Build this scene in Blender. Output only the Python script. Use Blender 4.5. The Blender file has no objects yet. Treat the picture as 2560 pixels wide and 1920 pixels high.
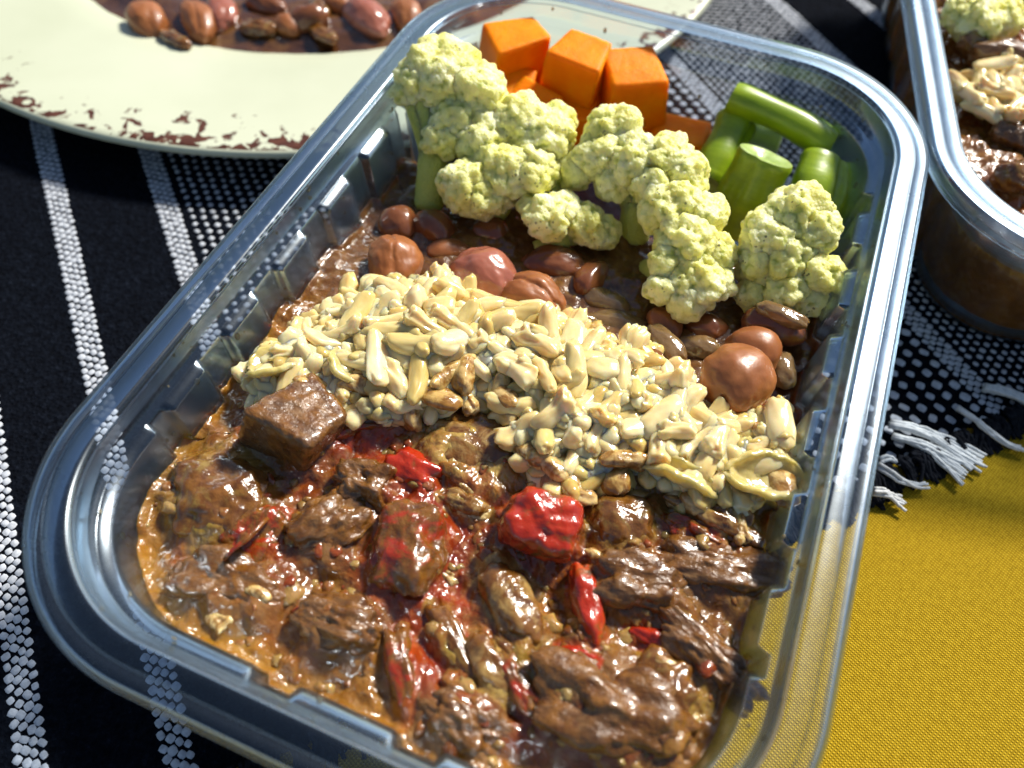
import bpy, math, random
import numpy as np
from mathutils import Matrix, Vector, Euler
random.seed(7); rng = np.random.default_rng(7)
SC = bpy.context.scene
COL = SC.collection
MM = 0.001
TABLE = 40.0            # the tray rim lies 40 mm above the yellow cloth; z in the builders is counted from the rim plane
rad = math.radians

# ------------------------------------------------------------------ camera
CAM = np.array([86.39935255, -4.46651466, 108.55532953])
RX = np.array([0.92384689, 0.33081885, -0.19252486])     # image right
RY = np.array([0.38185428, -0.76195606, 0.52307769])
RROWS = np.array([[0.92384689, 0.38185428, 0.02634848],
                  [0.33081885, -0.76195606, -0.55676013],
                  [-0.19252486, 0.52307769, -0.83025533]])  # world -> camera (x right, y down, z forward)
FPX = 1990.0
KD = 2560 / 2212.0
def W(p):
    return Vector((p[0] * MM, p[1] * MM, (p[2] + TABLE) * MM))
def at(px, py, z):
    """point of the plane at height z seen at picture point px, py (2212 x 1659 picture)"""
    v = RROWS.T @ np.array([(px * KD - 1280) / FPX, (py * KD - 960) / FPX, 1.0])
    return CAM + (z - CAM[2]) / v[2] * v
def mmpx(p):
    return float((RROWS[2] @ (np.array(p) - CAM)) / FPX * KD)
cd = bpy.data.cameras.new("camera"); co = bpy.data.objects.new("camera", cd); COL.objects.link(co)
m = Matrix.Identity(4)
for i in range(3):
    m[i][0] = RROWS[0][i]; m[i][1] = -RROWS[1][i]; m[i][2] = -RROWS[2][i]
m.translation = W(CAM)
co.matrix_world = m
cd.sensor_width = 36; cd.lens = FPX / 2560 * 36; cd.clip_start = 0.005; cd.clip_end = 50
cd.dof.use_dof = True
cd.dof.focus_distance = float(RROWS[2] @ (at(1040, 830, -12) - CAM)) * MM
cd.dof.aperture_fstop = 12.5
SC.camera = co

# ------------------------------------------------------------------ world, sun, exposure
SUN_AZ = rad(68)      # from +x towards +y
SUN_EL = rad(43)
wd = bpy.data.worlds.new("World"); SC.world = wd; wd.use_nodes = True
wn = wd.node_tree
bg = wn.nodes["Background"]
sky = wn.nodes.new("ShaderNodeTexSky"); sky.sky_type = 'NISHITA'; sky.sun_disc = False
sky.sun_elevation = SUN_EL; sky.sun_rotation = math.pi / 2 - SUN_AZ
sky.dust_density = 0.8; sky.air_density = 1.2; sky.ozone_density = 1.6
wn.links.new(sky.outputs[0], bg.inputs[0]); bg.inputs[1].default_value = 0.06
sl = bpy.data.lights.new("sun", 'SUN'); so = bpy.data.objects.new("sun", sl); COL.objects.link(so)
sl.energy = 4.6; sl.angle = rad(9.0); sl.color = (1.0, 0.95, 0.86)
sd = Vector((math.cos(SUN_AZ) * math.cos(SUN_EL), math.sin(SUN_AZ) * math.cos(SUN_EL), math.sin(SUN_EL)))
so.rotation_euler = sd.to_track_quat('Z', 'Y').to_euler(); so.location = (0.3, 0.6, 0.6)
SC.view_settings.view_transform = 'Standard'; SC.view_settings.look = 'None'
SC.view_settings.exposure = 0.6; SC.view_settings.gamma = 1.0
SC.cycles.transparent_max_bounces = 32; SC.cycles.max_bounces = 12
SC.cycles.use_adaptive_sampling = True

# ------------------------------------------------------------------ numpy noise
_P = rng.permutation(256).astype(np.int64); _P = np.concatenate([_P, _P, _P])
_G = rng.normal(size=(256, 3)); _G /= np.linalg.norm(_G, axis=1)[:, None]
def perlin(p):
    i = np.floor(p).astype(np.int64); f = p - i; i &= 255
    u = f * f * f * (f * (f * 6 - 15) + 10)
    out = 0
    for dx in (0, 1):
        for dy in (0, 1):
            for dz in (0, 1):
                h = _P[_P[_P[(i[:, 0] + dx) & 255] + ((i[:, 1] + dy) & 255)] + ((i[:, 2] + dz) & 255)]
                g = _G[h]
                d = (g * (f - np.array([dx, dy, dz]))).sum(1)
                w = (u[:, 0] if dx else 1 - u[:, 0]) * (u[:, 1] if dy else 1 - u[:, 1]) * (u[:, 2] if dz else 1 - u[:, 2])
                out = out + w * d
    return out * 1.6
def fbm(p, s, o=3, seed=0.0, gain=0.5):
    p = np.asarray(p, float) * s + seed * 17.31
    r = 0; a = 1.0
    for _ in range(o):
        r = r + a * perlin(p); p = p * 2.03 + 5.7; a *= gain
    return r
def sstep(a, b, x):
    t = np.clip((x - a) / (b - a), 0, 1); return t * t * (3 - 2 * t)

# ------------------------------------------------------------------ objects
def mesh(name, V, F, mat, smooth=True, mats=None, fm=None, attr=None):
    me = bpy.data.meshes.new(name)
    V = np.asarray(V, float) * MM
    if isinstance(F, np.ndarray):
        me.vertices.add(len(V)); me.vertices.foreach_set('co', V.ravel().astype(np.float32))
        n, kk = F.shape
        me.loops.add(n * kk); me.polygons.add(n)
        me.loops.foreach_set('vertex_index', F.ravel().astype(np.int32))
        me.polygons.foreach_set('loop_start', np.arange(0, n * kk, kk, dtype=np.int32))
        me.polygons.foreach_set('loop_total', np.full(n, kk, dtype=np.int32))
        me.update(calc_edges=True); me.validate()
    else:
        me.from_pydata([tuple(v) for v in V], [], F)
        me.update()
    if smooth:
        me.polygons.foreach_set('use_smooth', [True] * len(me.polygons))
    for mt in (mats or [mat]):
        me.materials.append(mt)
    if fm is not None:
        me.polygons.foreach_set('material_index', np.asarray(fm, np.int32))
    if isinstance(attr, tuple):
        a = me.color_attributes.new('tint', 'FLOAT_COLOR', 'POINT')
        a.data.foreach_set('color', attr[1].astype(np.float32).ravel()); attr = attr[0]
    if attr is not None:
        a = me.color_attributes.new('zone', 'FLOAT_COLOR', 'POINT')
        a.data.foreach_set('color', (attr if attr.shape[1] == 4 else np.column_stack([attr, np.ones(len(attr))])).astype(np.float32).ravel())
    return me
def link(name, data, parent=None, loc=None, rot=None, scale=None):
    o = bpy.data.objects.new(name, data); COL.objects.link(o)
    if parent: o.parent = parent
    if loc is not None: o.location = loc
    if rot is not None: o.rotation_euler = rot
    if scale is not None: o.scale = scale
    return o
def tag(o, label=None, cat=None, group=None, kind=None):
    if label: o['label'] = label
    if cat: o['category'] = cat
    if group: o['group'] = group
    if kind: o['kind'] = kind
    return o

# ------------------------------------------------------------------ materials
def newmat(name):
    mt = bpy.data.materials.new(name); mt.use_nodes = True
    nt = mt.node_tree; b = nt.nodes['Principled BSDF']
    return mt, nt, b
def nd(nt, t, **kw):
    n = nt.nodes.new(t)
    for k_, v in kw.items():
        if k_.startswith('_'): setattr(n, k_[1:], v)
        else: n.inputs[k_.replace('__', ' ')].default_value = v
    return n
def coords(nt, sx=1, sy=1, sz=1, obj=True):
    tc = nt.nodes.new('ShaderNodeTexCoord'); mp = nt.nodes.new('ShaderNodeMapping')
    mp.inputs['Scale'].default_value = (sx, sy, sz)
    nt.links.new(tc.outputs['Object' if obj else 'Generated'], mp.inputs[0])
    return mp.outputs[0]
def noise(nt, co_, scale, detail=3, rough=0.55, dist=0.0):
    n = nd(nt, 'ShaderNodeTexNoise', Scale=scale, Detail=detail, Roughness=rough, Distortion=dist)
    nt.links.new(co_, n.inputs['Vector']); return n.outputs['Fac']
def ramp(nt, fac, stops):
    r = nt.nodes.new('ShaderNodeValToRGB'); cr = r.color_ramp
    while len(cr.elements) < len(stops): cr.elements.new(0.5)
    for e, (p, c) in zip(cr.elements, stops):
        e.position = p; e.color = (*c, 1) if len(c) == 3 else c
    nt.links.new(fac, r.inputs[0]); return r.outputs[0]
def mix(nt, fac, a, b_, mode='MIX'):
    n = nt.nodes.new('ShaderNodeMix'); n.data_type = 'RGBA'; n.blend_type = mode
    for s, v in ((n.inputs[0], fac), (n.inputs[6], a), (n.inputs[7], b_)):
        if hasattr(v, 'is_linked'): nt.links.new(v, s)
        elif isinstance(v, (int, float)): s.default_value = v
        else: s.default_value = (*v, 1)
    return n.outputs[2]
def math_(nt, op, a, b_=0.0):
    n = nt.nodes.new('ShaderNodeMath'); n.operation = op
    for s, v in ((n.inputs[0], a), (n.inputs[1], b_)):
        if hasattr(v, 'is_linked'): nt.links.new(v, s)
        else: s.default_value = v
    return n.outputs[0]
def bump(nt, b, h, dist, strength=1.0, prev=None):
    n = nt.nodes.new('ShaderNodeBump'); n.inputs['Distance'].default_value = dist * MM
    n.inputs['Strength'].default_value = strength
    nt.links.new(h, n.inputs['Height'])
    if prev is not None: nt.links.new(prev, n.inputs['Normal'])
    if b is not None: nt.links.new(n.outputs[0], b.inputs['Normal'])
    return n.outputs[0]
def voro(nt, co_, scale, feature='F1'):
    n = nt.nodes.new('ShaderNodeTexVoronoi'); n.feature = feature
    n.inputs['Scale'].default_value = scale
    nt.links.new(co_, n.inputs['Vector']); return n.outputs['Distance']
def food(name, stops, scale=180, rough=0.3, sss=0.25, sssr=(3, 1.5, 0.8), b1=(400, 0.25), b2=None, coat=0.0, spec=0.5, detail=4,
         stretch=(1, 1, 1), dist=0.0, rvar=0.0):
    mt, nt, b = newmat(name)
    c = coords(nt, *stretch)
    n1 = noise(nt, c, scale, detail, 0.6, dist)
    nt.links.new(ramp(nt, n1, stops), b.inputs['Base Color'])
    b.inputs['Roughness'].default_value = rough
    if rvar:
        rr = nd(nt, 'ShaderNodeMapRange'); rr.inputs[3].default_value = max(0.05, rough - rvar); rr.inputs[4].default_value = rough + rvar
        nt.links.new(noise(nt, c, scale * 2.3, 2), rr.inputs[0]); nt.links.new(rr.outputs[0], b.inputs['Roughness'])
    b.inputs['Subsurface Weight'].default_value = sss
    b.inputs['Subsurface Radius'].default_value = tuple(x for x in sssr)
    b.inputs['Subsurface Scale'].default_value = MM
    b.inputs['Specular IOR Level'].default_value = spec
    b.inputs['Coat Weight'].default_value = coat; b.inputs['Coat Roughness'].default_value = 0.08
    nn = None
    if b1: nn = bump(nt, b, noise(nt, c, b1[0], 4, 0.6), b1[1])
    if b2: bump(nt, b, voro(nt, c, b2[0]), b2[1], 1.0, nn)
    return mt

def coated(mt, amount=0.5, col=((0.10, 0.034, 0.005), (0.21, 0.085, 0.012))):
    """patches of sauce sticking to a piece"""
    nt = mt.node_tree; b = nt.nodes['Principled BSDF']; l = b.inputs['Base Color'].links[0].from_socket
    tc = nt.nodes.new('ShaderNodeTexCoord')
    n1 = noise(nt, tc.outputs['Object'], 190, 4, 0.65, 0.6)
    f = nd(nt, 'ShaderNodeMapRange'); nt.links.new(n1, f.inputs[0]); f.inputs[1].default_value = 0.62 - 0.3 * amount; f.inputs[2].default_value = 0.74 - 0.3 * amount
    g = ramp(nt, noise(nt, tc.outputs['Object'], 500, 3), [(0.35, col[0]), (0.65, col[1])])
    nt.links.new(mix(nt, f.outputs[0], l, g), b.inputs['Base Color'])
    return mt
M = {}
M['rice'] = food('cooked_rice', [(0.35, (0.78, 0.61, 0.30)), (0.5, (0.86, 0.73, 0.43)), (0.65, (0.90, 0.81, 0.57))], 120, 0.24, 0.8, (3, 2.2, 1.0), (350, 0.08), coat=0.5)
M['rice2'] = food('cooked_rice_translucent', [(0.35, (0.70, 0.52, 0.23)), (0.5, (0.80, 0.65, 0.36)), (0.65, (0.85, 0.75, 0.51))], 120, 0.2, 0.85, (3.5, 2.5, 1.1), (350, 0.1), coat=0.6)
M['rice_saucy'] = food('rice_in_sauce', [(0.3, (0.54, 0.36, 0.13)), (0.5, (0.68, 0.51, 0.24)), (0.7, (0.76, 0.63, 0.38))], 160, 0.18, 0.45, (3, 1.8, 0.8), (500, 0.35), coat=0.6)
M['rice_bed'] = food('rice_gap_shade', [(0.3, (0.46, 0.30, 0.08)), (0.5, (0.64, 0.47, 0.17)), (0.7, (0.74, 0.60, 0.30))], 160, 0.2, 0.6, (4, 2.2, 0.8), (400, 0.1), coat=0.6)  # warm amber shade of the gaps between grains, put into the bed's colour
M['husk'] = food('rice_bran', [(0.3, (0.60, 0.46, 0.16)), (0.55, (0.72, 0.60, 0.29)), (0.75, (0.78, 0.70, 0.44))], 120, 0.25, 0.7, (2.5, 2.0, 0.9), (350, 0.1), coat=0.5)
M['bean'] = food('bean_skin', [(0.3, (0.22, 0.070, 0.018)), (0.52, (0.31, 0.105, 0.028)), (0.75, (0.42, 0.165, 0.052))], 110, 0.42, 0.2, (3, 1.0, 0.4), (250, 0.18), coat=0.15)
M['bean_pink'] = food('pink_bean_skin', [(0.3, (0.28, 0.08, 0.045)), (0.55, (0.38, 0.13, 0.08)), (0.75, (0.50, 0.22, 0.16))], 80, 0.25, 0.2, (3, 1.0, 0.5), (220, 0.12), coat=0.5)
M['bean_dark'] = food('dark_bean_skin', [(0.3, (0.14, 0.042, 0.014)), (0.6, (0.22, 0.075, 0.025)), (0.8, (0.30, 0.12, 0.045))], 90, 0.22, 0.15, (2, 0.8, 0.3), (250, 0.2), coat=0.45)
M['carrot'] = food('carrot_flesh', [(0.3, (0.84, 0.19, 0.001)), (0.55, (0.92, 0.25, 0.001)), (0.8, (0.95, 0.33, 0.004))], 120, 0.5, 0.5, (4, 1.4, 0.2), (600, 0.22), spec=0.15)
M['gbean_cut'] = food('green_bean_flesh', [(0.3, (0.30, 0.42, 0.09)), (0.6, (0.46, 0.58, 0.20)), (0.8, (0.6, 0.7, 0.4))], 200, 0.3, 0.5, (2, 2.4, 0.8), (500, 0.3), coat=0.3)
M['beef'] = food('braised_beef', [(0.25, (0.06, 0.024, 0.007)), (0.5, (0.145, 0.066, 0.021)), (0.66, (0.24, 0.125, 0.045)), (0.8, (0.38, 0.24, 0.11))], 420, 0.3, 0.1, (1.5, .6, .3), (600, 0.55), None, coat=0.6, stretch=(0.7, 1.2, 1.2), rvar=0.15)
M['tomato'] = food('red_pepper', [(0.3, (0.26, 0.012, 0.002)), (0.55, (0.42, 0.028, 0.005)), (0.8, (0.52, 0.11, 0.02))], 150, 0.2, 0.3, (4, 0.7, 0.3), (420, 0.4), coat=0.7)
M['tomato_soft'] = food('stewed_tomato', [(0.25, (0.20, 0.016, 0.005)), (0.5, (0.34, 0.03, 0.008)), (0.72, (0.42, 0.10, 0.02)), (0.85, (0.42, 0.19, 0.06))], 130, 0.2, 0.3, (4, 0.8, 0.3), (380, 0.6), coat=0.7, dist=1.0)
M['onion'] = food('stewed_onion', [(0.25, (0.20, 0.10, 0.025)), (0.5, (0.34, 0.21, 0.065)), (0.75, (0.48, 0.36, 0.17))], 110, 0.15, 0.45, (5, 3, 1.2), (350, 0.5), coat=0.8, dist=0.6)
M['onion_broth'] = food('onion_in_broth', [(0.3, (0.13, 0.07, 0.025)), (0.55, (0.22, 0.14, 0.06)), (0.75, (0.34, 0.25, 0.14))], 110, 0.12, 0.45, (5, 3, 1.2), (250, 0.4), coat=0.7)
M['onion_olive'] = food('olive_stewed_onion', [(0.25, (0.13, 0.065, 0.012)), (0.5, (0.24, 0.15, 0.03)), (0.75, (0.36, 0.26, 0.09))], 110, 0.14, 0.45, (5, 3, 1), (350, 0.5), coat=0.8, dist=0.6)
M['onion_yellow'] = food('yellow_onion_petal', [(0.25, (0.50, 0.35, 0.09)), (0.5, (0.62, 0.49, 0.18)), (0.75, (0.70, 0.60, 0.34))], 90, 0.15, 0.5, (5, 4, 1.2), (250, 0.4), coat=0.6)

for k_, a_ in (('beef', 0.75), ('tomato_soft', 0.8), ('onion', 0.75), ('onion_olive', 0.95)): coated(M[k_], a_)
coated(M['tomato'], 0.35)
coated(M['rice_saucy'], 0.7, ((0.22, 0.10, 0.02), (0.36, 0.19, 0.045)))
for k_ in ('rice', 'rice2', 'husk', 'rice_saucy', 'rice_bed'):
    nt = M[k_].node_tree; b = nt.nodes['Principled BSDF']; b.inputs['Subsurface Scale'].default_value = 0.7 * MM; l = b.inputs['Base Color'].links[0].from_socket
    oi = nt.nodes.new('ShaderNodeObjectInfo')
    v = ramp(nt, oi.outputs['Random'], [(0.0, (0.92, 0.82, 0.55)), (0.25, (0.98, 0.94, 0.82)), (0.6, (1.0, 0.985, 0.93)), (1.0, (1.0, 0.96, 0.86))])
    nt.links.new(mix(nt, 1.0, l, v, 'MULTIPLY'), b.inputs['Base Color'])
def mat_cauli():
    mt, nt, b = newmat('cauliflower_curd'); c = coords(nt)
    n1 = noise(nt, c, 110, 3)
    base = ramp(nt, n1, [(0.3, (0.75, 0.70, 0.18)), (0.5, (0.88, 0.84, 0.34)), (0.72, (0.94, 0.91, 0.55))])
    # brownish grey florets tips as fine specks
    v = voro(nt, c, 900)
    sp = math_(nt, 'LESS_THAN', v, 0.26)
    zone = math_(nt, 'GREATER_THAN', noise(nt, c, 190, 2), 0.60)
    spk = math_(nt, 'MULTIPLY', sp, zone)
    at_ = nt.nodes.new('ShaderNodeVertexColor'); at_.layer_name = 'zone'
    sx = nt.nodes.new('ShaderNodeSeparateColor'); nt.links.new(at_.outputs[0], sx.inputs[0])
    c2 = mix(nt, sx.outputs[0], base, (0.42, 0.48, 0.05))        # green on the stalks and in the crevices of the curd
    spk2 = math_(nt, 'MULTIPLY', spk, math_(nt, 'SUBTRACT', 0.75, sx.outputs[0]))
    c3 = mix(nt, spk2, c2, (0.16, 0.14, 0.06))
    nt.links.new(c3, b.inputs['Base Color'])
    b.inputs['Roughness'].default_value = 0.5
    b.inputs['Subsurface Weight'].default_value = 0.8; b.inputs['Subsurface Radius'].default_value = (3.0, 2.7, 0.9)
    b.inputs['Subsurface Scale'].default_value = MM
    n = bump(nt, b, voro(nt, c, 1400), 0.25, 0.8)
    bump(nt, b, noise(nt, c, 1800, 3), 0.2, 0.8, n)
    return mt
M['cauli'] = mat_cauli()

def mat_gbean():
    mt, nt, b = newmat('green_bean_skin'); c = coords(nt)
    n1 = noise(nt, coords(nt, 0.25, 1, 1), 260, 4, 0.6)
    nt.links.new(ramp(nt, n1, [(0.3, (0.17, 0.26, 0.004)), (0.55, (0.27, 0.38, 0.006)), (0.8, (0.40, 0.48, 0.02))]), b.inputs['Base Color'])
    b.inputs['Roughness'].default_value = 0.36
    b.inputs['Subsurface Weight'].default_value = 0.25; b.inputs['Subsurface Radius'].default_value = (1.5, 2.5, 0.5)
    b.inputs['Subsurface Scale'].default_value = MM; b.inputs['Coat Weight'].default_value = 0.2
    bump(nt, b, n1, 0.2)
    return mt
M['gbean'] = mat_gbean()

def mat_gravy():
    mt, nt, b = newmat('stew_gravy'); c = coords(nt)
    at_ = nt.nodes.new('ShaderNodeVertexColor'); at_.layer_name = 'zone'
    sx = nt.nodes.new('ShaderNodeSeparateColor'); nt.links.new(at_.outputs[0], sx.inputs[0])
    n1 = noise(nt, c, 140, 5, 0.65, 0.5); n2 = noise(nt, c, 520, 3, 0.6)
    brown = ramp(nt, n1, [(0.25, (0.065, 0.018, 0.003)), (0.45, (0.14, 0.048, 0.006)), (0.6, (0.22, 0.090, 0.012)), (0.75, (0.33, 0.165, 0.032))])
    red = ramp(nt, n1, [(0.3, (0.13, 0.012, 0.002)), (0.6, (0.26, 0.030, 0.004)), (0.8, (0.34, 0.09, 0.012))])
    pale = ramp(nt, n1, [(0.3, (0.36, 0.22, 0.05)), (0.6, (0.56, 0.40, 0.14)), (0.8, (0.68, 0.54, 0.26))])
    oil = ramp(nt, n1, [(0.3, (0.20, 0.085, 0.008)), (0.7, (0.33, 0.155, 0.016))])
    k1 = mix(nt, sx.outputs[0], brown, red)
    k2 = mix(nt, sx.outputs[1], k1, pale)
    k3 = mix(nt, sx.outputs[2], k2, oil)
    spec = ramp(nt, n2, [(0.5, (0, 0, 0)), (0.68, (1, 1, 1))])
    k4 = mix(nt, math_(nt, 'MULTIPLY', spec, 0.35), k3, (0.40, 0.24, 0.10))
    dark = ramp(nt, n1, [(0.3, (0.045, 0.016, 0.004)), (0.5, (0.11, 0.045, 0.012)), (0.66, (0.19, 0.09, 0.026)), (0.8, (0.28, 0.17, 0.06))])
    k5 = mix(nt, at_.outputs['Alpha'], dark, k4)
    t_ = nt.nodes.new('ShaderNodeVertexColor'); t_.layer_name = 'tint'
    tf = nd(nt, 'ShaderNodeMapRange'); nt.links.new(noise(nt, c, 260, 4, 0.6, 0.4), tf.inputs[0])
    tf.inputs[1].default_value = 0.3; tf.inputs[2].default_value = 0.6
    tv = mix(nt, noise(nt, c, 420, 3), t_.outputs[0], t_.outputs[0], 'MULTIPLY') if False else mix(nt, 0.5, t_.outputs[0], ramp(nt, n2, [(0.3, (0.3, 0.3, 0.3)), (0.7, (1.5, 1.5, 1.5))]), 'MULTIPLY')
    k5 = mix(nt, math_(nt, 'MULTIPLY', t_.outputs['Alpha'], tf.outputs[0]), k5, tv)
    nt.links.new(k5, b.inputs['Base Color'])
    b.inputs['Roughness'].default_value = 0.22
    b.inputs['Coat Weight'].default_value = 0.75; b.inputs['Coat Roughness'].default_value = 0.06; b.inputs['Specular IOR Level'].default_value = 0.3
    b.inputs['Subsurface Weight'].default_value = 0.35; b.inputs['Subsurface Radius'].default_value = (4, 1.4, .3)
    b.inputs['Subsurface Scale'].default_value = MM
    n = bump(nt, b, noise(nt, c, 260, 4, 0.55, 0.3), 1.2, 0.75)
    bump(nt, b, noise(nt, c, 900, 2), 0.22, 0.5, n)
    return mt
M['gravy'] = mat_gravy()
def mat_broth():
    mt, nt, b = newmat('bean_broth'); c = coords(nt)
    n1 = noise(nt, c, 90, 5, 0.6, 0.8)
    col = ramp(nt, n1, [(0.3, (0.035, 0.012, 0.004)), (0.5, (0.085, 0.032, 0.010)), (0.65, (0.16, 0.075, 0.022)), (0.8, (0.26, 0.16, 0.06))])
    nt.links.new(col, b.inputs['Base Color'])
    b.inputs['Roughness'].default_value = 0.16; b.inputs['Coat Weight'].default_value = 0.8; b.inputs['Coat Roughness'].default_value = 0.04
    bump(nt, b, noise(nt, c, 150, 3), 1.2, 0.6)
    return mt
M['broth'] = mat_broth()

def mat_plastic(name='clear_plastic', r0=0.14, r1=0.3, hz=0.002, hv=0.02):
    mt = bpy.data.materials.new(name); mt.use_nodes = True; nt = mt.node_tree
    nt.nodes.remove(nt.nodes['Principled BSDF']); out = nt.nodes['Material Output']
    c = coords(nt)
    fr = nd(nt, 'ShaderNodeFresnel', IOR=1.55)
    tr = nd(nt, 'ShaderNodeBsdfTransparent'); tr.inputs[0].default_value = (0.90, 0.94, 0.985, 1)
    gl = nd(nt, 'ShaderNodeBsdfGlossy', Roughness=0.10); gl.inputs[0].default_value = (0.84, 0.93, 1, 1)  # blue of the reflected sky is put into the plastic's tint
    df = nd(nt, 'ShaderNodeBsdfDiffuse'); df.inputs[0].default_value = (0.42, 0.58, 0.85, 1)  # haze coloured with the same reflected sky blue
    tl = nd(nt, 'ShaderNodeBsdfTranslucent'); tl.inputs[0].default_value = (0.42, 0.58, 0.85, 1)
    ms = nd(nt, 'ShaderNodeMixShader', Fac=0.5); nt.links.new(df.outputs[0], ms.inputs[1]); nt.links.new(tl.outputs[0], ms.inputs[2])
    haze = math_(nt, 'ADD', hz, math_(nt, 'MULTIPLY', noise(nt, c, 60, 5, 0.7), hv))
    m1 = nd(nt, 'ShaderNodeMixShader'); nt.links.new(haze, m1.inputs[0]); nt.links.new(tr.outputs[0], m1.inputs[1]); nt.links.new(ms.outputs[0], m1.inputs[2])
    m2 = nd(nt, 'ShaderNodeMixShader'); nt.links.new(math_(nt, 'MULTIPLY', fr.outputs[0], 0.9), m2.inputs[0])
    nt.links.new(m1.outputs[0], m2.inputs[1]); nt.links.new(gl.outputs[0], m2.inputs[2])
    rr = nd(nt, 'ShaderNodeMapRange'); rr.inputs[3].default_value = r0; rr.inputs[4].default_value = r1
    nt.links.new(noise(nt, c, 45, 4), rr.inputs[0]); nt.links.new(rr.outputs[0], gl.inputs['Roughness'])
    bn = bump(nt, None, noise(nt, c, 70, 3), 0.25, 0.5)
    nt.links.new(bn, gl.inputs['Normal']); nt.links.new(bn, fr.inputs['Normal'])
    nt.links.new(m2.outputs[0], out.inputs[0])
    return mt
M['plastic'] = mat_plastic()
M['plastic_rim'] = mat_plastic('scuffed_clear_plastic', 0.22, 0.34, 0.0, 0.012)

def mat_yellow():
    mt, nt, b = newmat('yellow_cloth'); c = coords(nt)
    mp = nt.nodes.new('ShaderNodeMapping'); mp.inputs['Rotation'].default_value = (0, 0, rad(24)); nt.links.new(c, mp.inputs[0])
    def wave(dirn, sc):
        w = nt.nodes.new('ShaderNodeTexWave'); w.bands_direction = dirn
        w.inputs['Scale'].default_value = sc; w.inputs['Distortion'].default_value = 1.6; w.inputs['Detail'].default_value = 2; w.inputs['Detail Scale'].default_value = 2
        nt.links.new(mp.outputs[0], w.inputs['Vector']); return w.outputs['Fac']
    wv = math_(nt, 'MULTIPLY', wave('X', 560), wave('Y', 560))
    n1 = noise(nt, c, 900, 3); n0 = noise(nt, c, 25, 3)
    col = ramp(nt, math_(nt, 'ADD', math_(nt, 'MULTIPLY', wv, 0.5), math_(nt, 'MULTIPLY', n1, 0.5)),
               [(0.15, (0.20, 0.12, 0.003)), (0.4, (0.38, 0.245, 0.009)), (0.7, (0.54, 0.37, 0.03))])
    col = mix(nt, math_(nt, 'MULTIPLY', n0, 0.3), col, (0.42, 0.26, 0.012))
    nt.links.new(col, b.inputs['Base Color']); b.inputs['Roughness'].default_value = 0.95
    b.inputs['Specular IOR Level'].default_value = 0.1
    bump(nt, b, wv, 0.18)
    return mt
M['yellow'] = mat_yellow()
def mat_black():
    mt, nt, b = newmat('black_wool'); c = coords(nt)
    n1 = noise(nt, c, 700, 4, 0.7)
    nt.links.new(ramp(nt, n1, [(0.3, (0.0015, 0.0016, 0.0026)), (0.6, (0.0045, 0.006, 0.010)), (0.85, (0.016, 0.020, 0.032))]), b.inputs['Base Color'])
    b.inputs['Roughness'].default_value = 0.95; b.inputs['Specular IOR Level'].default_value = 0.03
    n = bump(nt, b, voro(nt, c, 1100), 0.35)
    bump(nt, b, n1, 0.4, 1.0, n)
    return mt
M['black'] = mat_black()
M['yarn'] = food('white_yarn', [(0.3, (0.36, 0.38, 0.42)), (0.7, (0.58, 0.61, 0.66))], 900, 0.85, 0.0, b1=(2500, 0.12), spec=0.1)
M['yarn_fringe'] = food('white_fringe_yarn', [(0.3, (0.55, 0.56, 0.56)), (0.7, (0.78, 0.79, 0.78))], 900, 0.85, 0.0, b1=(2500, 0.12), spec=0.1)
M['yarn_black'] = food('black_yarn', [(0.3, (0.004, 0.004, 0.006)), (0.7, (0.02, 0.022, 0.028))], 900, 0.9, 0.0, b1=(2500, 0.12), spec=0.05)

PC = np.array([-86.7, 253.0])         # plate centre
def mat_plate():
    mt, nt, b = newmat('cream_glaze'); c = coords(nt)
    sep = nt.nodes.new('ShaderNodeSeparateXYZ'); nt.links.new(c, sep.inputs[0])
    r2 = math_(nt, 'ADD', math_(nt, 'MULTIPLY', sep.outputs[0], sep.outputs[0]), math_(nt, 'MULTIPLY', sep.outputs[1], sep.outputs[1]))
    r = math_(nt, 'SQRT', r2)
    mr = nd(nt, 'ShaderNodeMapRange'); nt.links.new(r, mr.inputs[0])
    mr.inputs[1].default_value = 0.123; mr.inputs[2].default_value = 0.142; mr.inputs[3].default_value = 0.0; mr.inputs[4].default_value = 1.0
    n1 = noise(nt, c, 210, 3, 0.6, 0.9); n2 = noise(nt, c, 45, 2)
    # chips of the glaze crowd towards the lip
    thr = math_(nt, 'SUBTRACT', 0.765, math_(nt, 'MULTIPLY', math_(nt, 'POWER', mr.outputs[0], 1.6), 0.28))
    v = math_(nt, 'ADD', n1, math_(nt, 'MULTIPLY', math_(nt, 'SUBTRACT', n2, 0.5), 0.25))
    chip = math_(nt, 'GREATER_THAN', v, thr)
    lip = math_(nt, 'LESS_THAN', r, 0.1432); chip = math_(nt, 'MULTIPLY', chip, lip)
    top = math_(nt, 'GREATER_THAN', sep.outputs[2], 0.0105)
    chip = math_(nt, 'MULTIPLY', chip, top)
    base = ramp(nt, noise(nt, c, 18, 4), [(0.3, (0.50, 0.525, 0.375)), (0.7, (0.59, 0.61, 0.46))])
    chipc = ramp(nt, noise(nt, c, 500, 3), [(0.35, (0.055, 0.016, 0.008)), (0.7, (0.12, 0.04, 0.02))])
    nt.links.new(mix(nt, chip, base, chipc), b.inputs['Base Color'])
    b.inputs['Roughness'].default_value = 0.35; b.inputs['Specular IOR Level'].default_value = 0.4
    bump(nt, b, math_(nt, 'SUBTRACT', 1.0, chip), 0.15, 0.6)
    return mt
M['plate'] = mat_plate()

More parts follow.
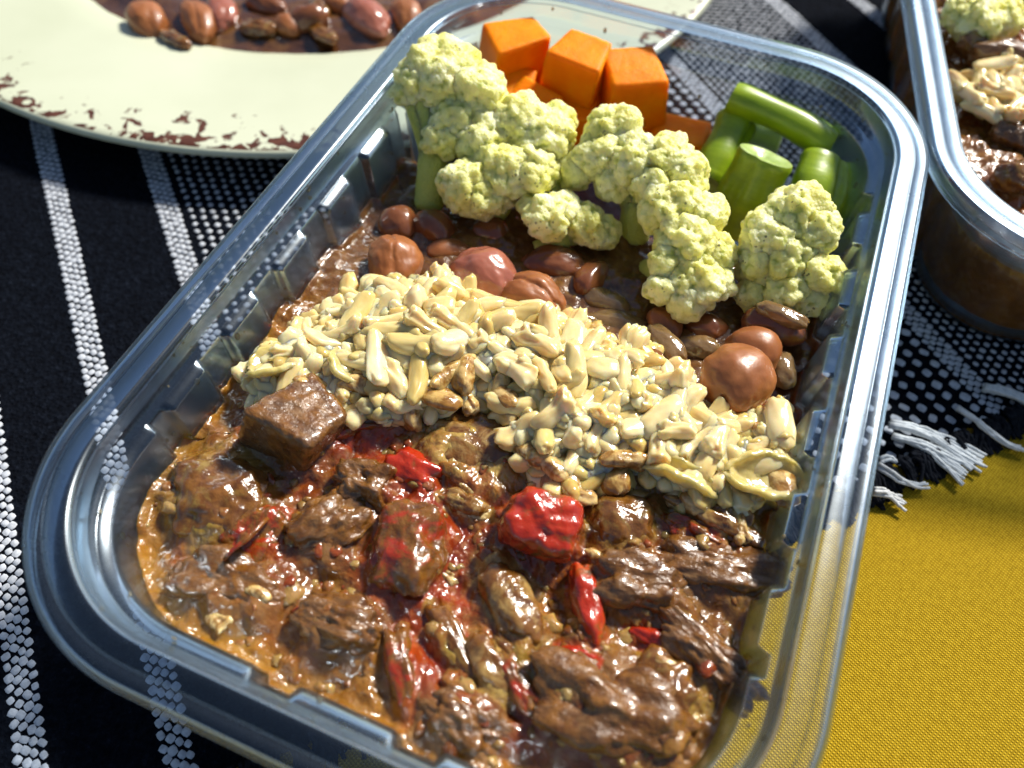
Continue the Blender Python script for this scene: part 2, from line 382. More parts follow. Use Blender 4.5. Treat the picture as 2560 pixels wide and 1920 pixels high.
# ------------------------------------------------------------------ shapes
import bmesh
_ico = {}
def ico(sub):
    if sub not in _ico:
        bm = bmesh.new(); bmesh.ops.create_icosphere(bm, subdivisions=sub, radius=1.0)
        bm.verts.ensure_lookup_table()
        V = np.array([v.co[:] for v in bm.verts]); V /= np.linalg.norm(V, axis=1)[:, None]
        F = np.array([[v.index for v in f.verts] for f in bm.faces]); bm.free()
        _ico[sub] = (V, F)
    V, F = _ico[sub]; return V.copy(), F
def blob(dims, p=2.6, sub=4, amp=0.1, freq=1.4, amp2=0.03, seed=0, octv=3):
    """solid rounded lump, half sizes dims in mm, p = 2 round ... 8 boxy"""
    V, F = ico(sub)
    r = (np.abs(V) ** p).sum(1) ** (-1 / p)
    n = fbm(V, freq, octv, seed); D = V.copy()
    V = V * (r * (1 + amp * n))[:, None] * np.array(dims)
    md = min(dims)
    V = V + D * (amp2 * 9 * fbm(V, 0.22, 3, seed + 3.3) + amp2 * 4.5 * fbm(V, 0.75, 3, seed + 6.3))[:, None]
    return V, F
def rcube(dims, r=0.5, jit=0.08, seed=0, n=16, amp=0.12, f=0.35):
    """cut block with crisp, slightly rounded edges and uneven corners"""
    rg_ = np.random.default_rng(int(seed * 7 + 1)); t = np.tan(np.linspace(-math.pi / 4, math.pi / 4, n + 1) * 1.0)
    t = np.sign(t) * np.abs(t) ** 0.8
    bm = bmesh.new(); V = []; F = []
    for ax in range(3):
        for sg in (-1, 1):
            o_ = len(V)
            for a in t:
                for b_ in t:
                    p = [0, 0, 0]; p[ax] = sg; p[(ax + 1) % 3] = a; p[(ax + 2) % 3] = b_; V.append(p)
            for i in range(n):
                for j in range(n):
                    q = (o_ + i * (n + 1) + j, o_ + (i + 1) * (n + 1) + j, o_ + (i + 1) * (n + 1) + j + 1, o_ + i * (n + 1) + j + 1)
                    F.append(q if sg > 0 else q[::-1])
    bm.free()
    V = np.array(V, float); key = {}; mp = []; U = []
    for v in V:
        k_ = tuple(np.round(v, 5))
        if k_ not in key: key[k_] = len(U); U.append(v)
        mp.append(key[k_])
    V = np.array(U); F = [tuple(mp[i] for i in f_) for f_ in F]
    h = np.array(dims) / 2
    q = V * h; inner = np.clip(q, -(h - r), h - r); d = q - inner; P = inner + r * d / (np.linalg.norm(d, axis=1)[:, None] + 1e-9)
    cj = rg_.normal(0, jit, (2, 2, 2, 3)); w = (P / h + 1) / 2; off = 0
    for a in (0, 1):
        for b_ in (0, 1):
            for c_ in (0, 1):
                ww = (w[:, 0] if a else 1 - w[:, 0]) * (w[:, 1] if b_ else 1 - w[:, 1]) * (w[:, 2] if c_ else 1 - w[:, 2])
                off = off + ww[:, None] * cj[a, b_, c_] * h
    P = P + off
    nn = P / (np.linalg.norm(P, axis=1)[:, None] + 1e-9)
    P = P + nn * (amp * fbm(P, f, 3, seed + 1) + amp * 0.5 * fbm(P, f * 3.5, 2, seed + 8))[:, None]
    return P, F
def bend(V, kx):
    V = V.copy(); V[:, 2] += kx * V[:, 0] ** 2; return V
def tube(P, R, n=10, ell=1.0, cap=True, seed=0, amp=0.0):
    P = np.array(P, float); m_ = len(P)
    R = np.array(R, float) if np.ndim(R) else np.full(m_, float(R))
    T = np.gradient(P, axis=0); T /= np.linalg.norm(T, axis=1)[:, None]
    up = np.array([0.13, 0.21, 1.0]); V = []
    for i in range(m_):
        a = np.cross(up, T[i]); a /= np.linalg.norm(a) + 1e-9; b_ = np.cross(T[i], a)
        for j in range(n):
            t = 2 * math.pi * j / n
            V.append(P[i] + R[i] * (math.cos(t) * a * ell + math.sin(t) * b_))
    F = [(i * n + j, i * n + (j + 1) % n, (i + 1) * n + (j + 1) % n, (i + 1) * n + j) for i in range(m_ - 1) for j in range(n)]
    V = np.array(V)
    if amp: V += fbm(V, 0.35, 2, seed)[:, None] * amp
    if cap:
        F.append(tuple(reversed(range(n)))); F.append(tuple(range((m_ - 1) * n, m_ * n)))
    return V, F
def joinm(parts):
    V = []; F = []; o = 0
    for v, f in parts:
        V.append(v); F += [tuple(int(i) + o for i in ff) for ff in f]; o += len(v)
    return np.vstack(V), F
def joinnp(parts):
    V = []; F = []; o = 0
    for v, f in parts:
        V.append(v); F.append(f + o); o += len(v)
    return np.vstack(V), np.vstack(F)
def rotm(rx, ry, rz):
    return np.array(Euler((rx, ry, rz)).to_matrix())

# ================================================================== SETTING
def sheet(name, x0, x1, y0, y1, z, mat):
    me = mesh(name, [(x0, y0, z + TABLE), (x1, y0, z + TABLE), (x1, y1, z + TABLE), (x0, y1, z + TABLE)], [(0, 1, 2, 3)], mat, False)
    return link(name, me)
tb = sheet('tablecloth', -900, 900, -700, 1100, -40, M['yellow'])
tag(tb, 'yellow woven tablecloth covering the table', 'tablecloth', kind='structure')

# ------------------------------------------------------------------ scarf
UU = np.array([0.737, -0.676]); VV = np.array([0.676, 0.737])
E0 = np.array([133.5, 100.5]); ED = VV.copy(); ED /= np.linalg.norm(ED); EN = np.array([ED[1], -ED[0]])
def scarf_z(P):
    q = np.column_stack([P[:, 0], P[:, 1], np.zeros(len(P))])
    d = ((P - E0) @ EN)
    return -38.9 + 0.35 * fbm(q, 0.02, 2, 4.0) + 0.12 * fbm(q, 0.09, 2, 2.0) - 0.6 * sstep(-5, 0, d)
def build_scarf():
    root = link('scarf', None, loc=(0, 0, 0))
    tag(root, 'black woven scarf with white checked stripes and a knotted fringe, spread under the trays', 'scarf')
    s = np.linspace(-330, 520, 340); t = np.linspace(0, 1, 260) ** 1.5 * 480
    S_, T_ = np.meshgrid(s, t, indexing='ij')
    edge_w = 0.7 * np.sin(S_ * 0.35) + 0.5 * np.sin(S_ * 0.9)
    P = E0 + S_.ravel()[:, None] * ED - (T_.ravel() + (edge_w * np.exp(-T_ / 6)).ravel())[:, None] * EN
    z = scarf_z(P); n1, n2 = len(s), len(t)
    V = np.column_stack([P, z + TABLE])
    idx = np.arange(n1 * n2).reshape(n1, n2)
    F = np.stack([idx[:-1, :-1], idx[:-1, 1:], idx[1:, 1:], idx[1:, :-1]], -1).reshape(-1, 4)[:, ::-1].copy()
    me = mesh('cloth', V, F, M['black']); o = link('cloth', me, root)
    sm = o.modifiers.new('thick', 'SOLIDIFY'); sm.thickness = 0.7 * MM; sm.offset = -1
    # white yarn picks: small raised loops of the weave
    pts = []
    def add(uv, rx, ry):
        p = uv[0] * UU + uv[1] * VV
        d = (p - E0) @ EN
        if d > -0.4: return
        if np.hypot(*(p - PC)) < 118: return
        if not (-170 < p[0] < 260 and -60 < p[1] < 330): return
        pts.append((p[0], p[1], rx, ry))
    def stripe(v0, w=5.2, pu=1.8, pv=1.3, size=0.72):
        rows = int(round(w / pv)); iu = 0
        u = -330.0
        while u < 95:
            for j in range(rows):
                # two picks up, one off: the checked zigzag of the stripe
                ph = (iu + j) % 2
                if ph == 0:
                    add((u + 0.1 * random.gauss(0, 1), v0 - w / 2 + (j + 0.5) * pv + 0.06 * random.gauss(0, 1)), size * 1.1, size)
            u += pu / 2 * 1.15; iu += 1
    for v0 in (-5, 17.3, 42.4, 196.5, 245.7, 272.6): stripe(v0)
    def dots(v0, v1, su, sv, size):
        v = v0; k_ = 0
        while v < v1:
            u = -330 + (su / 2 if k_ % 2 else 0)
            while u < 95:
                add((u + 0.12 * random.gauss(0, 1), v + 0.1 * random.gauss(0, 1)), size * 1.15, size); u += su
            v += sv; k_ += 1
    dots(47.5, 82, 2.6, 2.6, 0.62)
    dots(120, 193, 3.3, 3.6, 0.98)
    dots(201, 243, 2.3, 2.1, 0.62)
    pts_ = np.array(pts)
    # one low dome, copied
    n = 8; dome = [(0, 0, 0.8)]
    for k_, (rr, zz) in enumerate(((0.72, 0.66), (1.0, 0.05))):
        for j in range(n):
            a = 2 * math.pi * j / n; q_ = rr / (abs(math.cos(a)) ** 3.5 + abs(math.sin(a)) ** 3.5) ** (1 / 3.5); dome.append((q_ * math.cos(a), q_ * math.sin(a), zz))
    dome = np.array(dome)
    df = [(0, 1 + j, 1 + (j + 1) % n) for j in range(n)]
    for j in range(n):
        a, b_ = 1 + j, 1 + (j + 1) % n
        df += [(a, a + n, b_), (b_, a + n, b_ + n)]
    df = np.array(df)
    N = len(pts_); z = scarf_z(pts_[:, :2])
    ang = math.atan2(UU[1], UU[0]) + rng.normal(0, 0.16, N) + math.pi / 4 * 0.6
    pts_[:, 2:] *= rng.uniform(0.82, 1.15, (N, 2))
    ca, sa = np.cos(ang), np.sin(ang)
    X = dome[None, :, 0] * pts_[:, 2:3]; Y = dome[None, :, 1] * pts_[:, 3:4]
    VX = pts_[:, 0:1] + X * ca[:, None] - Y * sa[:, None]; VY = pts_[:, 1:2] + X * sa[:, None] + Y * ca[:, None]
    VZ = z[:, None] + dome[None, :, 2] * 0.3 * rng.uniform(0.6, 1.3, (N, 1)) + TABLE
    V = np.stack([VX, VY, VZ], -1).reshape(-1, 3)
    F = (df[None] + (np.arange(N) * len(dome))[:, None, None]).reshape(-1, 3)
    o = link('white_yarn', mesh('white_yarn', V, F, M['yarn']), root); tag(o, kind='stuff')
    # fringe
    def tassel(name, p0, p1, nst, spread, mat, rs=0.42, seed=0, sag=2.0, z0=-38.2):
        rg = np.random.default_rng(seed); parts = []
        a = np.array(p0[:2]); b_ = np.array(p1[:2]); d = b_ - a; L = np.hypot(*d); d /= L; nrm = np.array([-d[1], d[0]])
        for k_ in range(nst):
            off0 = rg.uniform(-0.7, 0.7); off1 = rg.uniform(-spread, spread); Lk = L * rg.uniform(0.82, 1.04)
            ph = rg.uniform(0, 6.28); am = rg.uniform(0.2, 0.9); P = []
            for i in range(14):
                t = i / 13
                lat = off0 + (off1 - off0) * t ** 1.2 + am * math.sin(ph + 5 * t) * t
                q = a + d * (Lk * t) + nrm * (lat + sag * math.sin(math.pi * t))
                P.append((q[0], q[1], z0 + rg.uniform(0, 0.15) + 0.9 * math.sin(math.pi * min(1, t * 1.4)) * rg.uniform(0.5, 1) - 1.1 * t + TABLE + 0.4 * (k_ % 3) * (1 - t)))
            v, f = tube(P, [rs * (1 - 0.25 * (i / 13)) for i in range(14)], 6, seed=k_, amp=0.06)
            parts.append((v, f))
        V, F = joinm(parts)
        return link(name, mesh(name, V, F, mat), root)
    Z = -38.5
    wh = [((1915, 925), (2125, 1000), 11, 2.4, 1.2), ((1922, 950), (2090, 1030), 8, 2.0, 1.2), ((2118, 845), (2330, 930), 12, 2.6, 1.5), ((2060, 890), (2215, 975), 3, 0.8, -1),
          ((1890, 1015), (2010, 1052), 2, 0.8, -1.5), ((1895, 1002), (1965, 1005), 1, 0.5, 1), ((1880, 1070), (1955, 1092), 3, 1.2, 0.5), ((2235, 800), (2400, 880), 9, 2.2, 1)]
    for i, (a, b_, n_, sp, sg) in enumerate(wh):
        tag(tassel('tassel', at(*a, Z), at(*b_, Z), n_ * 2, sp * 1.15, M['yarn_fringe'], 0.42, 20 + i, sg, -37.4), 'white knotted yarn tassel')
    for i in range(70):
        s_ = -150 + i * 3.1 + random.uniform(-1, 1)
        a = E0 + ED * s_ - EN * 0.5
        b_ = a + EN * random.uniform(4, 7.5) + ED * random.uniform(-2, 5)
        tag(tassel('tassel', a, b_, 14, 4.2, M['yarn_black'], 0.5, 80 + i, random.uniform(-1, 1.5), -38.6), 'black yarn tassel')
    return root
build_scarf()

# ================================================================== PLATE
def lathe(prof, n=160):
    V = []; F = []
    for r, z in prof:
        for j in range(n):
            a = 2 * math.pi * j / n; V.append((r * math.cos(a), r * math.sin(a), z))
    for i in range(len(prof) - 1):
        for j in range(n):
            F.append((i * n + j, i * n + (j + 1) % n, (i + 1) * n + (j + 1) % n, (i + 1) * n + j))
    F.append(tuple(range(n - 1, -1, -1)))
    F.append(tuple(range((len(prof) - 1) * n, len(prof) * n)))
    return V, F
def build_plate():
    # z from the table (0 = scarf top is about 1.1)
    prof = [(40, 3.0), (80, 3.0), (80.5, 1.4), (84, 1.4), (85, 3.0), (100, 4.4), (120, 7.4), (140, 9.8), (143.2, 10.4), (144.2, 11.2), (144.2, 12.2), (143.4, 12.9), (141.5, 12.9),
            (132, 12.1), (120, 11.2), (105, 10.1), (99, 9.4), (96.5, 8.6), (93.5, 7.0), (88, 5.6), (75, 5.2), (20, 5.2)]
    V, F = lathe(prof)
    o = link('dinner_plate', mesh('dinner_plate', V, F, M['plate']), loc=(PC[0] * MM, PC[1] * MM, 0))
    tag(o, 'cream dinner plate with chipped brown flecks around its rim, holding more beans', 'plate')
build_plate()

# ================================================================== TRAYS
TW, TL, TR = 119.0, 178.0, 32.0
def outline():
    """points, inward normals and panel weight round the rim, counter-clockwise"""
    P = []; N = []; WT = []
    step = 0.45
    def trap(s, centre, period, half, soft=0.5):
        d = (s - centre + period / 2) % period - period / 2
        return float(1 - sstep(half - soft, half + soft, abs(d)))
    segs = [('line', (TR, 0), (TW - TR, 0), 'x'), ('arc', (TW - TR, TR), -90), ('line', (TW, TR), (TW, TL - TR), 'y'), ('arc', (TW - TR, TL - TR), 0),
            ('line', (TW - TR, TL), (TR, TL), 'x'), ('arc', (TR, TL - TR), 90), ('line', (0, TL - TR), (0, TR), 'y'), ('arc', (TR, TR), 180)]
    for sg in segs:
        if sg[0] == 'line':
            a = np.array(sg[1], float); b_ = np.array(sg[2], float); L = np.hypot(*(b_ - a)); n = int(L / step)
            d = (b_ - a) / L; nr = np.array([-d[1], d[0]])
            for i in range(n):
                p = a + d * L * i / n; P.append(p); N.append(nr)
                if sg[3] == 'y': w = trap(p[1], 79.3, 17.2, 4.9)
                else: w = trap(p[0], 59.5, 22.0, 7.5) if p[1] < 50 else 1.0
                if sg[3] == 'y' and (p[1] < 36 or p[1] > TL - 36): w = 1.0
                WT.append(w)
        else:
            c = np.array(sg[1], float); n = int(TR * math.pi / 2 / step)
            for i in range(n):
                t = rad(sg[2] + 90 * i / n); e = np.array([math.cos(t), math.sin(t)])
                P.append(c + TR * e); N.append(-e)
                WT.append(1.0)
    return np.array(P), np.array(N), np.array(WT)
OP, ON, OW = outline()
# profile: inset from the outer edge, height, share of the panel relief
RIM = [(0.15, -3.4, 0), (0.0, -3.0, 0), (0.0, -0.9, 0), (0.12, -0.4, 0), (0.4, -0.12, 0), (0.75, 0.0, 0), (0.85, 0.0, 0), (2.4, 0.0, 0), (2.5, -0.06, 0), (2.6, -0.06, 0), (2.7, 0.0, 0),
       (5.3, 0.0, 0), (5.4, 0.0, 0), (5.7, -0.12, 0), (5.92, -0.4, 0), (6.0, -1.0, 0)]
WALL = [(6.0, -1.0, 0), (6.25, -3.2, 0), (6.5, -4.4, 0), (7.0, -5.0, 0), (7.5, -5.35, 0), (7.62, -5.5, 0.0), (7.7, -5.56, 0.05), (7.95, -6.35, 0.95), (8.0, -6.55, 1), (8.06, -6.9, 1), (8.6, -14, 1), (9.2, -21, 1), (9.8, -28, 1), (10.3, -33.5, 1)]
BASE = [(10.3, -33.5, 1), (10.9, -35.4, 0.85), (12.0, -36.9, 0.5), (13.8, -37.8, 0.1), (15.5, -38.0, 0), (17.5, -38.0, 0), (18.3, -37.5, 0), (19.5, -37.4, 0), (26, -37.4, 0)]
RELIEF = 1.6
def ring(ins, z, w, off=0.0):
    d = ins + RELIEF * w * OW + off
    q = OP + ON * d[:, None]
    return np.column_stack([q, np.full(len(q), z)])
def wall_inset(z):
    a = [p for p in WALL + BASE[1:5]]
    zs = np.array([p[1] for p in a][::-1]); it = np.array([p[0] for p in a][::-1]); ww = np.array([p[2] for p in a][::-1])
    return float(np.interp(z, zs, it)), float(np.interp(z, zs, ww))
def strip_mesh(prof, close=False):
    n = len(OP); V = []; F = []
    for ins, z, w in prof: V.append(ring(ins, z, w))
    idx = np.arange(n)
    for i in range(len(prof) - 1):
        a = i * n + idx; b_ = i * n + np.roll(idx, -1); F += list(zip(a.tolist(), b_.tolist(), (b_ + n).tolist(), (a + n).tolist()))
    V = np.vstack(V)
    if close: F.append(tuple(range((len(prof) - 1) * n, len(prof) * n)))
    V[:, 2] += 38.6
    return V, F
TRAY = {}
for nm, prof, cl in (('rim', RIM, False), ('side_wall', WALL, False), ('base', BASE, True)):
    V, F = strip_mesh(prof, cl); TRAY[nm] = mesh(nm, V, F, M['plastic_rim' if nm == 'rim' else 'plastic'])
    if cl: TRAY[nm].polygons[len(F) - 1].use_smooth = False
def make_tray(label, loc, rz):
    root = link('meal_tray', None, loc=loc, rot=(0, 0, rz))
    tag(root, label, 'food tray', 'clear plastic meal trays')
    for nm, me in TRAY.items():
        o = link(nm, me, root); sm = o.modifiers.new('thick', 'SOLIDIFY'); sm.thickness = 0.5 * MM; sm.offset = 1; sm.use_rim = (nm == 'rim')
    return root
ZB = TABLE - 38.6
make_tray('clear plastic meal tray in the middle, filled with stew, rice, beans and vegetables', (0, 0, ZB * MM), 0)
T2 = np.array([125.2, 125.7]); A2 = rad(11.5)
make_tray('second clear plastic meal tray, cut off by the right edge of the photo', (T2[0] * MM, T2[1] * MM, ZB * MM), A2)

# ================================================================== STEW AND RICE BODY
def polyin(P, poly):
    x, y = P[:, 0], P[:, 1]; ins = np.zeros(len(P), bool); n = len(poly); j = n - 1
    for i in range(n):
        xi, yi = poly[i]; xj, yj = poly[j]
        c = ((yi > y) != (yj > y)) & (x < (xj - xi) * (y - yi) / (yj - yi + 1e-12) + xi)
        ins ^= c; j = i
    return ins
def polydist(P, poly):
    poly = np.array(poly, float); d = np.full(len(P), 1e9)
    for i in range(len(poly)):
        a = poly[i]; b_ = poly[(i + 1) % len(poly)]; ab = b_ - a
        t = np.clip(((P - a) @ ab) / (ab @ ab), 0, 1); q = a + t[:, None] * ab
        d = np.minimum(d, np.hypot(*(P - q).T))
    return d
RICE_PX = [(535, 800), (640, 725), (690, 665), (800, 620), (960, 590), (1060, 640), (1150, 655), (1300, 720), (1475, 780), (1500, 850), (1570, 890), (1690, 870),
           (1730, 960), (1740, 1050), (1600, 1075), (1500, 1070), (1380, 1010), (1250, 1060), (1150, 1010), (1130, 910), (1050, 850), (930, 870), (850, 890), (760, 890), (700, 840), (560, 850)]
RICE = np.array([at(x, y, -12)[:2] for x, y in RICE_PX])
def sdpoly(P, poly):
    d = polydist(P, poly); s = polyin(P, poly); return np.where(s, -d, d)
# ------------------------------------------------------------------ beef, tomato, onion pieces in the stew
def ang(deg, p=(1100, 900), z=-14):   # world angle of a direction drawn clockwise from the picture's horizontal
    a = rad(deg); q = at(p[0] + 30 * math.cos(a), p[1] + 30 * math.sin(a), z) - at(p[0], p[1], z)
    return math.atan2(q[1], q[0])
PIECES = [
 # name, centre px, z, (w px, h px, thick mm), angle, label, category, material, boxiness, amp, amp2, tilt
 ('beef_chunk', (648, 922), -12.0, (150, 150, 13), 38, 'square chunk of brown braised beef standing at the left wall beside the rice', 'beef', 'beef', 6, 0.07, 0.035, (-.25, .2)),
 ('beef_chunk', (500, 1265), -14.0, (235, 120, 9), 12, 'long greyish beef strip by the lower left corner of the tray', 'beef', 'beef', 3, 0.2, 0.06, (0, .1)),
 ('beef_chunk', (1330, 1540), -11.0, (330, 190, 12), 20, 'largest lump of beef at the bottom edge of the photo', 'beef', 'beef', 3, 0.2, 0.06, (0, 0)),
 ('beef_chunk', (1560, 1230), -14.5, (250, 110, 8), 8, 'dark flat beef strip next to the right wall below the onion petal', 'beef', 'beef', 3, 0.2, 0.07, (0, 0)),
 ('beef_chunk', (1370, 1270), -14.5, (220, 120, 9), 12, 'brown beef piece right of the red tomato strip', 'beef', 'beef', 3, 0.18, 0.06, (0, 0)),
 ('beef_chunk', (1520, 1420), -12.5, (260, 90, 9), 42, 'long glossy beef strip slanting down to the lower right wall', 'beef', 'beef', 3, 0.16, 0.06, (0, 0)),
 ('beef_chunk', (790, 1055), -14.0, (130, 95, 9), 20, 'crumbly beef piece just below the square beef chunk', 'beef', 'beef', 3, 0.22, 0.07, (0, 0)),
 ('beef_chunk', (720, 1130), -15.5, (190, 120, 8), 150, 'reddish brown beef piece between the two left tomato pieces', 'beef', 'beef', 2.6, 0.2, 0.07, (0, 0)),
 ('beef_chunk', (1000, 1560), -13.5, (190, 120, 9), 30, 'beef piece near the bottom edge left of the largest lump', 'beef', 'beef', 2.6, 0.22, 0.07, (0, 0)),
 ('beef_chunk', (740, 1350), -16.0, (210, 110, 8), 15, 'dark sunken beef piece under the soft red tomato', 'beef', 'beef', 2.6, 0.2, 0.07, (0, 0)),
 ('tomato_piece', (1168, 1135), -11.0, (158, 128, 10), 12, 'bright red square of tomato in the middle of the stew', 'tomato', 'tomato', 4.6, 0.16, 0.03, (.2, .15)),
 ('tomato_piece', (560, 1155), -13.0, (130, 110, 7), -35, 'orange red tomato wedge with thin peeling skin at the left', 'tomato', 'tomato_soft', 3.5, 0.2, 0.03, (.3, 0)),
 ('tomato_piece', (880, 1190), -12.5, (150, 210, 11), 8, 'large soft red tomato piece left of the bright red square', 'tomato', 'tomato_soft', 3, 0.16, 0.04, (0, 0)),
 ('tomato_piece', (890, 1020), -11.5, (120, 75, 7), 25, 'small pinkish tomato piece above the large soft one', 'tomato', 'tomato', 3, 0.16, 0.03, (0, 0)),
 ('tomato_piece', (790, 925), -11.5, (150, 50, 6), -10, 'dark red strip of tomato right of the square beef chunk', 'tomato', 'tomato_soft', 3, 0.2, 0.05, (0, 0)),
 ('tomato_piece', (1268, 1305), -12.5, (60, 165, 6), -8, 'narrow red tomato strip standing up in the right of the stew', 'tomato', 'tomato', 3, 0.15, 0.04, (0, 0)),
 ('tomato_piece', (868, 1440), -12.5, (62, 165, 6), -12, 'narrow orange red tomato strip near the bottom of the stew', 'tomato', 'tomato_soft', 3.4, 0.14, 0.03, (0, 0)),
 ('tomato_piece', (1255, 1430), -12.0, (110, 60, 5), 25, 'small dark red tomato scrap between the onion strips', 'tomato', 'tomato', 2.6, 0.2, 0.05, (0, 0)),
 ('tomato_piece', (1110, 1470), -13.0, (55, 140, 5), -30, 'thin red tomato strip beside the olive onion strip', 'tomato', 'tomato_soft', 2.6, 0.2, 0.05, (0, 0)),
 ('tomato_piece', (1410, 1385), -11.0, (120, 45, 5), 30, 'crimson tomato scrap on top of the slanting beef strip', 'tomato', 'tomato', 2.6, 0.2, 0.05, (0, 0)),
 ('tomato_piece', (465, 1095), -11.0, (50, 62, 4), 0, 'tiny red tomato scrap on the big onion piece at the left', 'tomato', 'tomato', 3, 0.1, 0.03, (0, 0)),
 ('tomato_piece', (1500, 1150), -14.0, (130, 60, 5), 20, 'reddish tomato shred under the lower edge of the rice at the right', 'tomato', 'tomato_soft', 2.6, 0.25, 0.06, (0, 0)),
 ('onion_piece', (480, 1085), -13.0, (215, 190, 9), 20, 'big tan onion piece against the left wall of the tray', 'onion', 'onion_olive', 2.5, 0.16, 0.03, (0, 0)),
 ('onion_piece', (1345, 1130), -12.5, (140, 150, 8), 10, 'round glassy grey onion piece right of the bright red square', 'onion', 'onion_olive', 2.3, 0.1, 0.03, (0, 0)),
 ('onion_piece', (1105, 1305), -11.0, (105, 185, 6), -25, 'pale shiny onion piece below the bright red square', 'onion', 'onion', 2.6, 0.14, 0.04, (0, 0)),
 ('onion_piece', (1165, 1450), -11.0, (230, 60, 5), 38, 'long olive onion strip in the lower middle of the stew', 'onion', 'onion_olive', 3, 0.1, 0.03, (0, 0)),
 ('onion_piece', (985, 1400), -12.0, (60, 210, 5), -32, 'narrow curved onion strip right of the orange tomato strip', 'onion', 'onion_olive', 3, 0.12, 0.03, (0, 0)),
 ('onion_piece', (1060, 1440), -12.0, (90, 150, 6), -35, 'grey shiny onion piece between two tomato strips', 'onion', 'onion', 2.6, 0.14, 0.05, (0, 0)),
 ('onion_piece', (1020, 965), -13.0, (240, 150, 8), 8, 'wide translucent onion piece set in sauce at the centre of the rice', 'onion', 'onion', 2.4, 0.12, 0.04, (0, 0)),
 ('onion_piece', (1200, 1060), -11.5, (120, 60, 6), 15, 'crumpled pale onion flake on top edge of the bright red square', 'onion', 'onion', 2.8, 0.2, 0.06, (0, 0)),
 ('onion_piece', (1440, 1500), -9.5, (150, 200, 7), 30, 'glassy onion layer over the largest lump of beef', 'onion', 'onion_olive', 2.4, 0.16, 0.04, (0, 0)),
 ('onion_piece', (1540, 1120), -13.0, (190, 90, 6), 25, 'shredded onion and rice clump below the yellow onion petal', 'onion', 'onion', 2.4, 0.25, 0.06, (0, 0)),
 ('onion_piece', (1000, 1090), -12.0, (110, 50, 5), 20, 'small pale onion bit left of the bright red square', 'onion', 'onion', 2.6, 0.15, 0.05, (0, 0)),
 ('onion_piece', (1480, 1355), -10.5, (150, 42, 4), 38, 'whitish wet onion shred along the slanting beef strip', 'onion', 'onion', 2.6, 0.15, 0.05, (0, 0)),
]
MOUNDS = []
for _p in PIECES:
    _c = at(_p[1][0], _p[1][1], -14); _k = mmpx(_c); _a = ang(_p[4], _p[1])
    MOUNDS.append((_c[0], _c[1], _p[3][0] * _k * 0.60, _p[3][1] * _k * 0.66, _a, 0.36 * _p[3][2]))
def hbase(P):
    """height of the stew, broth and rice bed"""
    q = np.column_stack([P, np.zeros(len(P))])
    y = P[:, 1] - (P[:, 0] - 60) * -0.12
    h = -15.6 - 2.6 * sstep(78, 95, y) - 18 * sstep(122, 140, P[:, 1])
    sd_ = sdpoly(P, RICE)
    h = h + 4.6 * sstep(3, -8, sd_) + 0.9 * sstep(0, -3, sd_) * fbm(q, 0.28, 2, 44.0)
    stew = 1 - sstep(68, 80, y)
    rough = stew * (1.5 * fbm(q, 0.085, 2, 1.0) + 1.6 * np.abs(fbm(q, 0.13, 2, 2.0)) + 0.55 * fbm(q, 0.36, 3, 5.0)) \
        + (1 - stew) * (0.9 * fbm(q, 0.09, 2, 3.0) + 0.35 * fbm(q, 0.3, 2, 8.0))
    h = h + rough; top = np.zeros(len(P))
    for mx, my, ra, rb, a_, hh in MOUNDS:
        dx = P[:, 0] - mx; dy = P[:, 1] - my
        u = (dx * math.cos(a_) + dy * math.sin(a_)) / ra; v = (-dx * math.sin(a_) + dy * math.cos(a_)) / rb
        top = np.maximum(top, hh * np.exp(-(u * u + v * v) ** 1.5))
    return h + top * stew, stew, sd_
PTINT = {'beef': (0.17, 0.082, 0.026), 'tomato': (0.36, 0.026, 0.005), 'tomato_soft': (0.30, 0.042, 0.006), 'onion': (0.42, 0.27, 0.07), 'onion_olive': (0.26, 0.16, 0.025)}
def tint_attr(P, stew):
    q = np.column_stack([P, np.zeros(len(P))])
    wob = 1 + 0.5 * fbm(q, 0.16, 3, 71.0)
    T = np.zeros((len(P), 4)); best = np.zeros(len(P))
    for (mx, my, ra, rb, a_, hh), pc in zip(MOUNDS, PIECES):
        dx = P[:, 0] - mx; dy = P[:, 1] - my
        u = (dx * math.cos(a_) + dy * math.sin(a_)) / ra; v = (-dx * math.sin(a_) + dy * math.cos(a_)) / rb
        w = np.exp(-((u * u + v * v) * wob ** 2) ** 1.3)
        s_ = w > best; T[s_, :3] = PTINT[pc[7]]; best = np.maximum(best, w)
    T[:, 3] = np.clip(best * 1.25, 0, 1) * (0.25 + 0.75 * stew)
    return T
